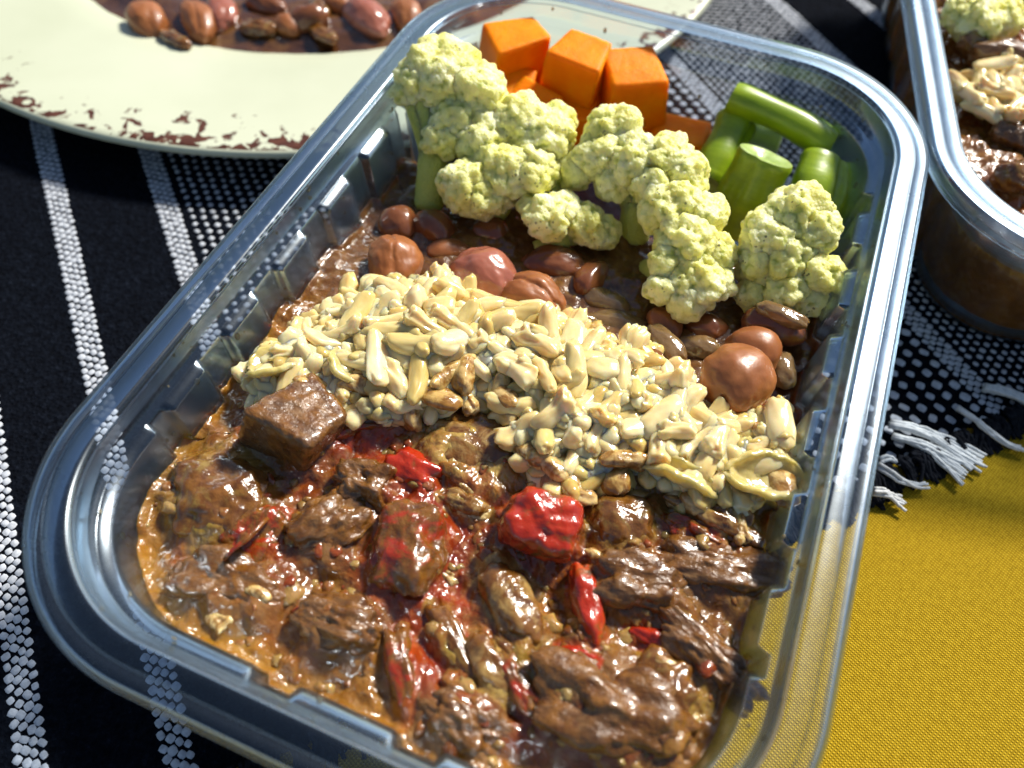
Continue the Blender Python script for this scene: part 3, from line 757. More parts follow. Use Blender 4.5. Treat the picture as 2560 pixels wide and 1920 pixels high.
def build_body(name, seed, ymax, hf, attrf, mat, ring_n=200, local=None):
    n = len(OP)
    c = np.array([TW / 2, min(TL, ymax) / 2])
    ins, w = wall_inset(-16)
    B = OP + ON * (ins + RELIEF * w * OW + 0.35)[:, None]
    B[:, 1] = np.minimum(B[:, 1], ymax)
    ts = np.linspace(0.0, 1.0, ring_n)[1:]
    V = [np.array([[c[0], c[1]]])]
    for t in ts: V.append(c + (B - c) * t)
    P = np.vstack(V)
    h = hf(P)
    # meniscus where the gravy climbs the plastic
    t_all = np.concatenate([[0], np.repeat(ts, n)])
    far = P[:, 1] > ymax - 3
    h = h + np.where(far, 0, 0.9 * sstep(0.975, 1.0, t_all))
    h = np.maximum(h, -36.8)
    V3 = np.column_stack([P, h])
    A = attrf(P, t_all); TT = None
    if isinstance(A, tuple): A, TT = A
    TA = [TT]
    F = []
    idx = np.arange(n); nx = np.roll(idx, -1)
    Ft = np.stack([np.zeros(n, int), 1 + idx, 1 + nx], -1)
    Fq = []
    for i in range(len(ts) - 1):
        o = 1 + i * n; Fq.append(np.stack([o + idx, o + n + idx, o + n + nx, o + nx], -1))
    # skirt down the wall
    top = V3[-n:]; o = 1 + (len(ts) - 1) * n; last = o; cur = len(V3); VV_ = [V3]; AA = [A]
    for fz in (0.25, 0.5, 0.75, 1.0):
        q = []
        for i in range(n):
            z = top[i, 2] * (1 - fz) + (-36.6) * fz
            q.append((top[i, 0], top[i, 1], z))
        q = np.array(q)
        ii = [wall_inset(z) for z in q[:, 2]]; ins_ = np.array([a[0] for a in ii]); w_ = np.array([a[1] for a in ii])
        Q = OP + ON * (ins_ + RELIEF * w_ * OW + 0.35)[:, None]; Q[:, 1] = np.minimum(Q[:, 1], ymax)
        q[:, :2] = Q; VV_.append(q); AA.append(A[-n:]); TA.append(TT[-n:] if TT is not None else None)
        Fq.append(np.stack([last + idx, cur + idx, cur + nx, last + nx], -1)); last = cur; cur += n
    Fq = np.vstack(Fq)
    Ft4 = np.column_stack([Ft, Ft[:, 2]])
    V3 = np.vstack(VV_); A = np.vstack(AA)
    V3[:, 2] += TABLE
    tri = np.vstack([Ft, Fq[:, [0, 1, 2]], Fq[:, [0, 2, 3]]])
    me = mesh(name, V3, tri, mat, attr=A if TT is None else (A, np.vstack(TA)))
    return me
def stew_attr(P, t):
    h, stew, sd_ = hbase(P); q = np.column_stack([P, np.zeros(len(P))])
    n1 = fbm(q, 0.05, 3, 11.0); n2 = fbm(q, 0.11, 2, 13.0)
    c1 = at(880, 1180, -15)[:2]; c2 = at(800, 930, -13)[:2]; c3 = at(1450, 1120, -14)[:2]
    red = stew * np.clip(0.15 + 0.9 * n1 + 1.1 * np.exp(-((P - c1) ** 2).sum(1) / 220) + 1.1 * np.exp(-((P - c2) ** 2).sum(1) / 60) + 0.6 * np.exp(-((P - c3) ** 2).sum(1) / 200), 0, 1)
    pale = np.clip(sstep(4, -3, sd_) + np.clip(n2 * 0.7 - 0.25, 0, 0.35) * stew, 0, 1)
    edge = sstep(0.90, 0.99, t) * (0.55 + 0.6 * n1)
    corner = np.exp(-((P - at(440, 1350, -15)[:2]) ** 2).sum(1) / 160) * 0.55
    oil = np.clip(edge + corner * stew, 0, 1) * (0.1 + 0.9 * stew)
    al = np.clip(stew + pale + 0.15, 0, 1)
    return np.clip(np.column_stack([red * (1 - 0.8 * pale), pale, oil, al]), 0, 1), tint_attr(P, stew)
o = link('stew_gravy', build_body('stew_gravy', 1, 140.0, lambda P: hbase(P)[0], stew_attr, M['gravy']))
tag(o, 'thick glossy brown stew gravy filling the middle tray under the rice and beans', 'gravy', kind='stuff')

def in_tray(x, y, z, mgn=2.0):
    ins, w = wall_inset(z); d = ins + 1.5 + mgn
    cx = min(max(x, TR), TW - TR); cy = min(max(y, TR), TL - TR)
    if (x < TR or x > TW - TR) and (y < TR or y > TL - TR): return math.hypot(x - cx, y - cy) < TR - d
    return d < x < TW - d and d < y < TL - d
def surf_z(x, y):
    return float(hbase(np.array([[x, y]]))[0][0])

# ------------------------------------------------------------------ placing helpers
def put(name, me, c, rot, label, cat, group=None, scale=None):
    o = link(name, me, loc=W(c), rot=rot, scale=scale); tag(o, label, cat, group); return o
def seg(p, q, z, z2=None):
    a = at(p[0], p[1], z); b_ = at(q[0], q[1], z if z2 is None else z2); c = (a + b_) / 2; d = b_ - a
    return c, float(np.linalg.norm(d)), math.atan2(d[1], d[0]), -math.asin(d[2] / np.linalg.norm(d))
def lump(name, p, z, size, rz, label, cat, mat, p_=3, amp=0.12, amp2=0.04, seed=0, tilt=(0, 0), group=None, sub=4, freq=1.3, kx=0.0):
    """size in picture px: across, along, thick (thick in mm)"""
    c = at(p[0], p[1], z); k_ = mmpx(c)
    dims = (size[0] * k_ / 2, size[1] * k_ / 2, size[2] / 2)
    if p_ >= 5: V, F = rcube(np.array(dims) * 2, 1.4, 0.16, seed, 30, 0.32, 0.4)
    else: V, F = blob(dims, p_, sub, amp, freq, amp2, seed)
    if kx: V = bend(V, kx)
    me = mesh(name, V, F, mat)
    return put(name, me, c, (tilt[0], tilt[1], rz), label, cat, group)

KEEP = {(648, 922), (1168, 1135)}
for i, (nm, p, z, sz, an, lab, cat, mt, bx, am, am2, tl) in enumerate(PIECES):
    if p not in KEEP:
        q_ = at(p[0], p[1], -14); z = surf_z(q_[0], q_[1]) - 0.36 * sz[2]
        am = am * 1.6; am2 = am2 * 0.7
    lump(nm, p, z, sz, ang(an, p), lab, cat, M[mt], bx, am, am2, seed=i + 1, tilt=tl, sub=5 if sz[0] > 120 else 4, group='pieces in the meat stew')

# crumbs of meat, onion and spice all over the sauce
def crumbs(name, n, label):
    V0, F0 = ico(2); parts = []; at_ = []; pal = np.array([(0.2, 0.0, 0.0), (0.1, 0.35, 0.0), (0.9, 0.05, 0), (0.0, 0.1, 0.3), (0.1, 0.55, 0.1), (0.3, 0.1, 0)]); k_ = 0
    pts = np.column_stack([rng.uniform(12, 107, n * 3), rng.uniform(10, 76, n * 3)])
    pts = np.array([p_ for p_ in pts if in_tray(p_[0], p_[1], -14, 1.0)])
    z = hbase(pts)[0]; sd_ = sdpoly(pts, RICE); cl = fbm(np.column_stack([pts, z]), 0.12, 2, 50.0)
    for (x, y), zz, s_, c_ in zip(pts, z, sd_, cl):
        if s_ < 1 or c_ < -0.15 or k_ >= n: continue
        k_ += 1
        r = math.exp(rng.normal(-0.1, 0.35)); d = np.array([r * rng.uniform(0.8, 1.5), r * rng.uniform(0.7, 1.1), r * rng.uniform(0.5, 0.8)])
        v = V0 * (1 + 0.45 * fbm(V0, 1.3, 2, float(rng.random() * 99)))[:, None] * d
        v = v @ rotm(rng.uniform(-.4, .4), rng.uniform(-.4, .4), rng.uniform(0, 6.28)).T + np.array([x, y, zz - 0.35 * r + TABLE])
        parts.append((v, F0)); at_.append(np.tile(pal[int(rng.integers(len(pal)))], (len(v), 1)))
    V, F = joinnp(parts)
    o = link(name, mesh(name, V, F, M['gravy'], attr=np.vstack(at_))); tag(o, label, 'crumbs', kind='stuff')
# thin tomato skin standing up along the wedge
def ribbon(name, pts, w, th, mat, label, cat, parent=None, group=None, tiltv=(0, 0, 1)):
    P = np.array(pts, float); t = np.array(tiltv, float); t /= np.linalg.norm(t)
    T = np.gradient(P, axis=0); T /= np.linalg.norm(T, axis=1)[:, None]; V = []
    for i in range(len(P)):
        n = np.cross(T[i], t); n /= np.linalg.norm(n)
        ww = w * math.sin(math.pi * (0.12 + 0.76 * i / (len(P) - 1)))
        for a, b_ in ((-1, -1), (1, -1), (1, 1), (-1, 1)): V.append(P[i] + n * th / 2 * a + t * ww / 2 * b_)
    F = [(i * 4 + j, i * 4 + (j + 1) % 4, (i + 1) * 4 + (j + 1) % 4, (i + 1) * 4 + j) for i in range(len(P) - 1) for j in range(4)]
    F += [(3, 2, 1, 0), tuple(range(4 * len(P) - 4, 4 * len(P)))]
    c = P.mean(0); me = mesh(name, np.array(V) - c, F, mat)
    o = link(name, me, loc=W(c)); tag(o, label, cat, group); return o
crumbs('stew_crumbs', 260, 'small crumbs of meat, onion and tomato scattered over the stew')
ribbon('tomato_skin', [at(485 + 12 * i, 1210 - 11 * i - 3 * math.sin(i), -10.5) for i in range(9)], 5, 0.5, M['tomato_soft'], 'thin curl of orange tomato skin beside the tomato wedge', 'tomato skin', tiltv=(0.3, -0.3, 1))

# ------------------------------------------------------------------ beans
def bean_mesh(name, L, Wd, H, mat, seed, crack=0.0, wrinkle=0.0):
    V, F = ico(5 if L > 12 else 4)
    x = V[:, 0].copy()
    n = fbm(V, 1.0, 2, seed); r = 1 + 0.11 * n + 0.02 * fbm(V, 4, 2, seed + 2)
    if crack:
        pl = V[:, 1] + 0.35 * V[:, 0] + 0.12 * fbm(V, 2.2, 2, seed + 4) - 0.05
        up = sstep(-0.1, 0.3, V[:, 2])
        r = r - crack * np.exp(-(pl / 0.07) ** 2) * up + crack * 0.5 * sstep(0.02, 0.14, pl) * up
    if wrinkle:
        r = r + wrinkle * fbm(V * np.array([1, 2.6, 1]), 2.0, 3, seed + 9)
    V = V * r[:, None] * np.array([L / 2, Wd / 2, H / 2])
    V[:, 1] -= 0.10 * Wd * (x ** 2) * 0.9
    return mesh(name, V, F, mat)
BEANS = [
 ((853, 567), -14.0, (130, 108), 62, 'bean', 0.10, 0.03, 'split brown bean at the left wall above the rice'),
 ((1052, 592), -13.5, (150, 112), 25, 'bean_pink', 0.0, 0.02, 'plump pinkish bean behind the top of the rice'),
 ((1150, 640), -14.5, (150, 100), 15, 'bean', 0.16, 0.04, 'broken orange brown bean with its skin torn open'),
 ((862, 482), -17.0, (88, 76), 20, 'bean_dark', 0.0, 0.02, 'small shadowed bean highest up the left wall'),
 ((940, 492), -17.5, (100, 76), 25, 'bean_dark', 0.0, 0.03, 'shadowed bean just under the leftmost cauliflower'),
 ((965, 541), -18.0, (100, 50), -8, 'bean', 0.0, 0.04, 'thin brown bean half sunk between two bigger beans'),
 ((1063, 505), -19.0, (90, 75), 10, 'bean_dark', 0.0, 0.02, 'dark bean below the yellowish small floret'),
 ((1590, 818), -9.5, (165, 148), -40, 'bean', 0.0, 0.015, 'biggest rust brown bean at the right above the rice'),
 ((1630, 757), -14.0, (125, 100), 35, 'bean', 0.0, 0.02, 'rust brown bean half hidden behind the biggest one'),
 ((1672, 700), -15.0, (140, 90), 15, 'bean_dark', 0.05, 0.03, 'dark bean against the right wall below the right floret'),
 ((1528, 706), -18.0, (95, 65), 10, 'bean_dark', 0.0, 0.05, 'sunken bean left of the dark one at the right wall'),
 ((1438, 700), -17.0, (90, 60), 40, 'bean', 0.05, 0.05, 'brown bean half sunk under the middle floret'),
 ((1200, 570), -18.5, (150, 80), 5, 'bean_dark', 0.0, 0.04, 'long dark bean in the broth below the small floret stem'),
 ((1275, 600), -17.5, (110, 60), -50, 'bean_dark', 0.0, 0.05, 'reddish dark bean lying slanted in the broth'),
 ((1625, 868), -14.5, (110, 70), 0, 'bean_dark', 0.0, 0.03, 'dark bean under the biggest rust brown bean'),
 ((1400, 780), -13.5, (90, 60), 20, 'bean_dark', 0.0, 0.04, 'dark bean behind the right end of the rice ridge'),
]
for i, (p, z, sz, an, mt, cr, wr, lab) in enumerate(BEANS):
    c = at(p[0], p[1], z); k_ = mmpx(c)
    z = z - (0.8 if i != 7 else 0); c = at(p[0], p[1], z)
    me = bean_mesh('bean', sz[0] * k_, sz[1] * k_ * 1.08, sz[1] * k_ * 0.95, M[mt], i * 1.7 + 1, cr * 0.5, wr * 0.6)
    put('bean', me, c, (0.1, 0.1, ang(an, p)), lab, 'bean', 'beans in the middle tray')
BITS = [((1310, 655), -18, (110, 60, 5), 20, 'onion_broth', 'grey translucent onion bit right of the broken bean'),
        ((1330, 700), -18, (130, 55, 5), 10, 'onion_broth', 'sunken glassy onion bit in the broth behind the rice'),
        ((1440, 745), -14.5, (120, 52, 4), 48, 'onion_broth', 'pinkish onion strip behind the right end of the rice ridge'),
        ((1690, 680), -11.5, (120, 40, 3), 22, 'onion_broth', 'pale onion skin lying on the dark bean at the right wall'),
        ((1690, 800), -16, (60, 90, 5), 0, 'onion_broth', 'onion bit pressed to the right wall beside the biggest bean'),
        ((1240, 690), -17, (100, 50, 4), 15, 'onion_broth', 'onion bit in front of the slanted dark bean'),
        ((1510, 750), -17, (100, 50, 4), 5, 'onion_broth', 'pale onion bit between the sunken bean and biggest bean'),
        ((900, 440), -19, (80, 110, 5), 10, 'onion_broth', 'onion bit at the foot of the leftmost cauliflower stalk')]
for i, (p, z, sz, an, mt, lab) in enumerate(BITS):
    lump('onion_piece', p, z - (0 if z > -13 else 1.2), sz, ang(an, p), lab, 'onion', M[mt], 2.5, 0.12, 0.015, seed=60 + i, group='onion bits in the bean broth')

# ------------------------------------------------------------------ rice
def grain_mesh(i, mat, burst=False, sub=4):
    V, F = ico(sub)
    L = 4.3 * random.uniform(0.7, 1.2); w = 1.75 * random.uniform(0.8, 1.3); h = 1.55 * random.uniform(0.85, 1.15)
    x = V[:, 0].copy(); n = fbm(V, 1.2, 2, i * 2.1); n2 = fbm(V, 2.4, 2, i * 3.1 + 1)
    r = (np.abs(V[:, 0]) ** 3.0 + (V[:, 1] ** 2 + V[:, 2] ** 2) ** 1.5) ** (-1 / 3.0) * (1 + 0.13 * n + 0.035 * n2)
    P = V * r[:, None] * np.array([L, w, h])
    if burst:   # a grain that has opened: one side swells out with a ragged lip
        sg = 1 if i % 2 else -1
        end = sstep(0.2, 0.95, x); P[:, 1:] *= (1 + 0.75 * end * (1 + 0.6 * n))[:, None]
        P[:, 0] += end * 0.6 * n2; P[:, 2] += end * (0.4 * n2 + 0.3 * sg)
        P[:, 2] -= 0.55 * np.exp(-((V[:, 1] - 0.25) / 0.25) ** 2) * sstep(0, 0.6, V[:, 2]) * sstep(-0.5, 0.5, x)
    kz, ky = random.uniform(-0.05, 0.05), random.uniform(-0.04, 0.04)
    P[:, 2] += kz * P[:, 0] ** 2; P[:, 1] += ky * P[:, 0] ** 2
    return mesh('rice_grain', P, F, mat)
GR = [grain_mesh(i, M[('rice', 'rice2', 'rice', 'rice2', 'rice', 'husk')[i % 6]], i % 3 == 1) for i in range(18)]
GS = [grain_mesh(40 + i, M['rice_saucy'], i % 2 == 1) for i in range(8)]
GB = [grain_mesh(70 + i, M['rice'], i % 4 == 1, 3) for i in range(14)]
SAUCE = [at(x, y, -12)[:2] for x, y in ((760, 880), (850, 890), (950, 870), (1040, 880), (1110, 950), (1160, 1020), (1250, 1060), (1340, 1030), (1420, 1040), (1550, 1075), (1660, 1060), (700, 850))]
def sprinkle(poly, n, spacing, rg, zfun, margin=0.0):
    lo = poly.min(0); hi = poly.max(0); out = []; tries = 0
    while len(out) < n and tries < 16000:
        tries += 1; p = lo + rg.random(2) * (hi - lo)
        if not polyin(p[None], poly)[0]: continue
        if any((p[0] - q[0]) ** 2 + (p[1] - q[1]) ** 2 < spacing ** 2 for q in out): continue
        out.append((p[0], p[1], zfun(p)))
    return out
rg = np.random.default_rng(5)
mound = lambda p: surf_z(p[0], p[1]) + 0.7
pl = sprinkle(RICE, 330, 2.9, rg, mound)
cnt = 0
for i, (x, y, z) in enumerate(pl):
    sd1 = float(sdpoly(np.array([[x, y]]), RICE)[0])
    for lay in range(2):
        if lay and rg.random() > 0.5: continue
        if cnt >= 298: break
        zz = z + lay * 1.6 + rg.uniform(-0.4, 0.5) + 1.2 * min(1, -sd1 / 6)
        xx = x + rg.normal(0, 0.6); yy = y + rg.normal(0, 0.6)
        if not in_tray(xx, yy, zz): continue
        ds = min(math.hypot(xx - q[0], yy - q[1]) for q in SAUCE)
        pool = GS if rg.random() < math.exp(-(ds / 5.0) ** 2) * 0.7 else GR
        o = link('rice_grain', pool[int(rg.integers(len(pool)))], loc=W((xx, yy, zz)),
                 rot=(rg.uniform(-0.7, 0.7), rg.normal(0, 0.32), rg.uniform(0, 6.28)), scale=[float(s) for s in np.full(3, rg.choice([0.85, 0.95, 1.05, 1.2]))])
        tag(o, 'soft cooked rice grain in the pale heap across the middle tray', 'rice grain', 'rice grains of the heap in the middle tray'); cnt += 1
# grains too deep in the heap to be told apart: one object
parts = []
for (x, y, z) in sprinkle(RICE, 560, 1.9, rg, mound):
    if not in_tray(x, y, z): continue
    me_ = GB[int(rg.integers(len(GB)))]; v = np.empty(len(me_.vertices) * 3); me_.vertices.foreach_get('co', v); v = v.reshape(-1, 3) / MM
    f = np.empty(len(me_.loops), np.int64); me_.loops.foreach_get('vertex_index', f)
    parts.append((v * 1.0 @ rotm(rg.uniform(-.5, .5), rg.normal(0, .35), rg.uniform(0, 6.28)).T + np.array([x, y, z + rg.uniform(-0.6, 0.9) + TABLE]), f.reshape(-1, 3)))
V, F = joinnp(parts)
tag(link('rice_bed', mesh('rice_bed', V, F, None, mats=[M['rice_bed'], M['rice2'], M['rice']], fm=np.repeat(rg.integers(0, 3, len(parts)), len(parts[0][1])))), 'packed layer of cooked rice under the loose top grains', 'rice', kind='stuff')
# loose grains in the stew sauce, seen singly
for p, an, lab in (((1005, 1050), 25, 'single rice grain in red sauce right of the small pink tomato'), ((1020, 1105), 10, 'single rice grain in sauce left of the bright red square'),
                   ((640, 1150), 60, 'single rice grain on the orange tomato wedge'), ((960, 1240), 30, 'single rice grain right of the large soft tomato'),
                   ((560, 1280), 30, 'single rice grain on the long greyish beef strip'), ((1600, 1140), 80, 'single rice grain at the right wall under the yellow onion petal'),
                   ((470, 1340), 40, 'single rice grain in the lower left corner sauce'), ((1290, 1205), 50, 'single rice grain below the right corner of the bright red square'),
                   ((400, 1020), 50, 'single rice grain on top of the big onion piece at the left wall'), ((1450, 1440), 30, 'single rice grain stuck to the slanting beef strip')):
    c = at(p[0], p[1], -11.5)
    c = at(p[0], p[1], surf_z(c[0], c[1]) - 0.1)
    o = link('rice_grain', GS[int(rg.integers(len(GS)))], loc=W(c), rot=(0.2, 0.1, ang(an, p)), scale=(0.6, 0.6, 0.5)); tag(o, lab, 'rice grain', 'loose rice grains in the stew')
# yellow onion petal at the right end and one at the left end of the rice
def petal(name, p, z, size, an, seed, mat, label, tilt=(0, 0)):
    c = at(p[0], p[1], z); k_ = mmpx(c); a, b_ = size[0] * k_ / 2, size[1] * k_ / 2
    nu, nv = 40, 24; V = []
    for i in range(nu):
        for j in range(nv):
            u = -1 + 2 * i / (nu - 1); v = -1 + 2 * j / (nv - 1)
            wv = math.sqrt(max(0, 1 - abs(u) ** 2.4)) * v
            V.append((a * u, b_ * wv * (1 + 0.08 * math.sin(5 * u + seed)), 2.6 * wv * wv + 1.2 * u * u * math.sin(seed) + 0.0))
    V = np.array(V); V[:, 2] += 0.5 * fbm(V, 0.25, 3, seed); V[:, 1] += 0.5 * fbm(V, 0.35, 2, seed + 2)
    idx = np.arange(nu * nv).reshape(nu, nv)
    F = np.stack([idx[:-1, :-1], idx[1:, :-1], idx[1:, 1:], idx[:-1, 1:]], -1).reshape(-1, 4)
    o = put(name, mesh(name, V, F, mat), c, (tilt[0], tilt[1], ang(an, p)), label, 'onion')
    s = o.modifiers.new('thick', 'SOLIDIFY'); s.thickness = 1.1 * MM; s.offset = 0
    return o
petal('onion_petal', (1650, 1035), -9.5, (180, 95), 5, 1.4, M['onion_yellow'], 'curled yellow onion petal resting on the right wall of the tray', (0.15, 0.1))
petal('onion_petal', (605, 795), -10.0, (135, 100), -15, 2.2, M['onion_yellow'], 'cupped yellow onion petal at the left wall above the square beef chunk', (-0.3, 0.1))
petal('onion_petal', (1470, 1035), -9.5, (170, 50), 22, 3.1, M['onion_yellow'], 'slim yellowish onion sliver at the lower edge of the rice', (-0.4, 0))
petal('onion_petal', (755, 795), -9.5, (100, 90), 50, 0.7, M['onion_yellow'], 'small cupped onion petal in the left part of the rice', (-0.3, 0.2))

# ------------------------------------------------------------------ cauliflower
def curd(c, r, seed, sub=5, squash=(1, 1, 1)):
    V, F = ico(sub); rgx = np.random.default_rng(int(seed * 10) + 3)
    def cells(n, ang_r, V):
        k_ = np.arange(n) + 0.5; ph = np.arccos(1 - 2 * k_ / n); th = math.pi * (1 + 5 ** 0.5) * k_ + seed
        C = np.column_stack([np.cos(th) * np.sin(ph), np.sin(th) * np.sin(ph), np.cos(ph)]) + rgx.normal(0, 0.5 / math.sqrt(n), (n, 3))
        C /= np.linalg.norm(C, axis=1)[:, None]
        out = np.empty(len(V))
        for a in range(0, len(V), 4000): out[a:a + 4000] = (V[a:a + 4000] @ C.T).max(1)
        d = np.arccos(np.clip(out, -1, 1)) / ang_r
        return np.sqrt(np.clip(1 - d ** 2, 0, 1))
    r = r * 1.12; n1 = max(20, int(2.8 * r * r)); n2 = n1 * 5
    a = cells(n1, 2.3 / math.sqrt(n1), V); b_ = cells(n2, 2.3 / math.sqrt(n2), V)
    rr = 0.87 + 0.10 * a + 0.055 * b_ + 0.24 * fbm(V, 1.3, 2, seed) + 0.05 * fbm(V, 3.5, 2, seed) + 0.02 * fbm(V, 14, 2, seed)
    P = V * rr[:, None] * r * np.array(squash) + np.array(c)
    attr = np.zeros((len(P), 3)); attr[:, 0] = np.clip(0.75 * (1 - a) ** 1.6 - 0.0, 0, 1)
    return P, F, attr
def stalk(P, R, seed):
    v, f = tube(P, R, 18, seed=seed, amp=0.35)
    f3 = []
    for q in f:
        if len(q) == 4: f3 += [(q[0], q[1], q[2]), (q[0], q[2], q[3])]
        else: f3 += [(q[0], q[i], q[i + 1]) for i in range(1, len(q) - 1)]
    attr = np.zeros((len(v), 3)); attr[:, 0] = 0.8
    return v, np.array(f3), attr
def smooth_path(P, n=9):
    P = np.array(P, float); t = np.linspace(0, 1, len(P)); tt = np.linspace(0, 1, n)
    return np.column_stack([np.interp(tt, t, P[:, i]) for i in range(3)])
def floret(label, base, lobes, rs=3.2, seed=0):
    """base: point of the stalk foot; lobes: list of (px, py, z, r px) curd heads"""
    base = np.array(base)
    root = link('cauliflower_floret', None, loc=W(base)); tag(root, label, 'cauliflower', 'cauliflower florets')
    L = []
    for (px, py, z, rpx) in lobes:
        c = at(px, py, z); L.append((c, rpx * mmpx(c)))
    cen = np.mean([c for c, r in L], axis=0)
    fork = base * 0.45 + cen * 0.55
    st = [stalk(smooth_path([base, fork]), np.linspace(rs, rs * 0.95, 9), seed)]
    for i, (c, r) in enumerate(L):
        st.append(stalk(smooth_path([base * 0.2 + fork * 0.8, fork * 0.5 + c * 0.5, c]), np.linspace(rs * 0.75, max(1.2, r * 0.55), 9), seed + i))
    def build(name, parts):
        V = np.vstack([p[0] for p in parts]) - base; o_ = 0; F = []
        for p in parts: F.append(p[1] + o_); o_ += len(p[0])
        return link(name, mesh(name, V, np.vstack(F), M['cauli'], attr=np.vstack([p[2] for p in parts])), root)
    build('stalk', st)
    for i, (c, r) in enumerate(L):
        build('curd', [curd(c, r, seed * 3.1 + i * 1.3, 5 if r > 4 else 4, (1, 1, 0.92))])
    return root
floret('leftmost cauliflower floret with a tall pale green stalk beside the left wall', at(925, 455, -20),
       [(950, 165, 0, 72), (1030, 200, -1, 62), (905, 175, 0, 45), (985, 260, -5, 55), (880, 200, -2, 30), (955, 300, -7, 40)], 3.6, 1)
floret('wide cauliflower floret second from the left, in front of the carrots', at(1060, 470, -19),
       [(1120, 270, -5, 62), (1050, 300, -7, 62), (1180, 300, -6, 60), (1090, 370, -9, 62), (1010, 400, -11, 58), (1150, 370, -8, 52), (1200, 260, -6, 36), (1055, 420, -12, 50), (1240, 370, -9, 38)], 3.5, 2)
floret('small yellowish cauliflower floret lying over the broth below the wide one', at(1195, 400, -13),
       [(1180, 468, -11, 46), (1215, 452, -11, 36), (1150, 452, -12, 30)], 2.0, 3)
floret('small cauliflower floret lying on its side in the broth with a long pale stem', at(1160, 545, -19),
       [(1270, 488, -14, 44), (1305, 500, -15, 34), (1245, 470, -14, 30)], 2.4, 4)
floret('tall cauliflower floret behind the middle, its top against the orange carrots', at(1370, 520, -20),
       [(1325, 285, -3, 58), (1290, 335, -5, 48), (1370, 345, -4, 56), (1440, 350, -4, 60), (1480, 385, -5, 52), (1330, 385, -8, 46), (1410, 395, -6, 50)], 3.2, 5)
floret('middle cauliflower floret hanging down over the bean broth', at(1400, 590, -20),
       [(1450, 450, -6, 60), (1510, 470, -7, 55), (1480, 530, -8, 60), (1535, 545, -10, 48), (1440, 565, -9, 36), (1500, 610, -11, 55), (1430, 625, -12, 36), (1480, 650, -13, 42), (1545, 610, -12, 40)], 3.0, 6)
floret('bright cauliflower floret at the right wall in front of the green beans', at(1660, 640, -20),
       [(1720, 465, -4, 62), (1765, 500, -5, 50), (1660, 510, -7, 58), (1700, 560, -9, 56), (1640, 570, -11, 48), (1765, 590, -10, 46), (1690, 620, -13, 52), (1740, 640, -14, 42), (1630, 630, -15, 40)], 3.4, 7)

# ------------------------------------------------------------------ carrots
def box_piece(name, c, dims, rot, mat, label, cat, seed, group, taper=0.0, sub=5, p_=11):
    V, F = rcube(dims, 0.45, 0.09, seed, 14, 0.10, 0.5)
    return put(name, mesh(name, V, F, mat), c, rot, label, cat, group)
CG = 'diced carrots at the far end of the middle tray'
for i, (p, z, d, an, tl, lab) in enumerate([
    ((1104, 122), -12, (15.5, 12, 19), -14, (0.05, 0.06), 'carrot block farthest left in the upper row against the cream plate'),
    ((1242, 158), -12, (14.5, 13, 20), 18, (0.1, 0.12), 'carrot block in the middle of the upper row with a ragged far edge'),
    ((1366, 200), -14, (15, 13, 22), -6, (0.0, -0.05), 'carrot block farthest right in the upper row'),
    ((1098, 192), -14, (13, 10, 6), 5, (0.3, 0.1), 'thin carrot slice tucked under the left carrot block'),
    ((1150, 228), -15, (14, 11, 7), 28, (0.35, 0.0), 'wedge of carrot with a pointed right end behind the wide floret'),
    ((1235, 248), -20, (14, 12, 12), 12, (0.1, 0.0), 'shaded carrot block below the middle block of the upper row'),
    ((1355, 265), -20, (8, 8, 10), 0, (0.2, 0.3), 'small carrot tip showing above the tall floret'),
    ((1465, 292), -21, (16, 12, 7), 14, (0.1, -0.05), 'flat carrot slab reaching right towards the green beans'),
    ((1180, 180), -26, (15, 13, 14), 0, (0, 0), 'carrot block at the bottom of the pile under the left blocks'),
    ((1300, 215), -27, (15, 13, 14), 10, (0, 0), 'carrot block at the bottom of the pile under the right block')]):
    p = (p[0], p[1] + (14 if i < 3 else 6)); d = tuple(x_ * 0.89 for x_ in d)
    box_piece('carrot_cube', at(*p, z), d, (tl[0], tl[1], ang(an, p)), M['carrot'], lab, 'carrot', i + 1, CG, 0.03)
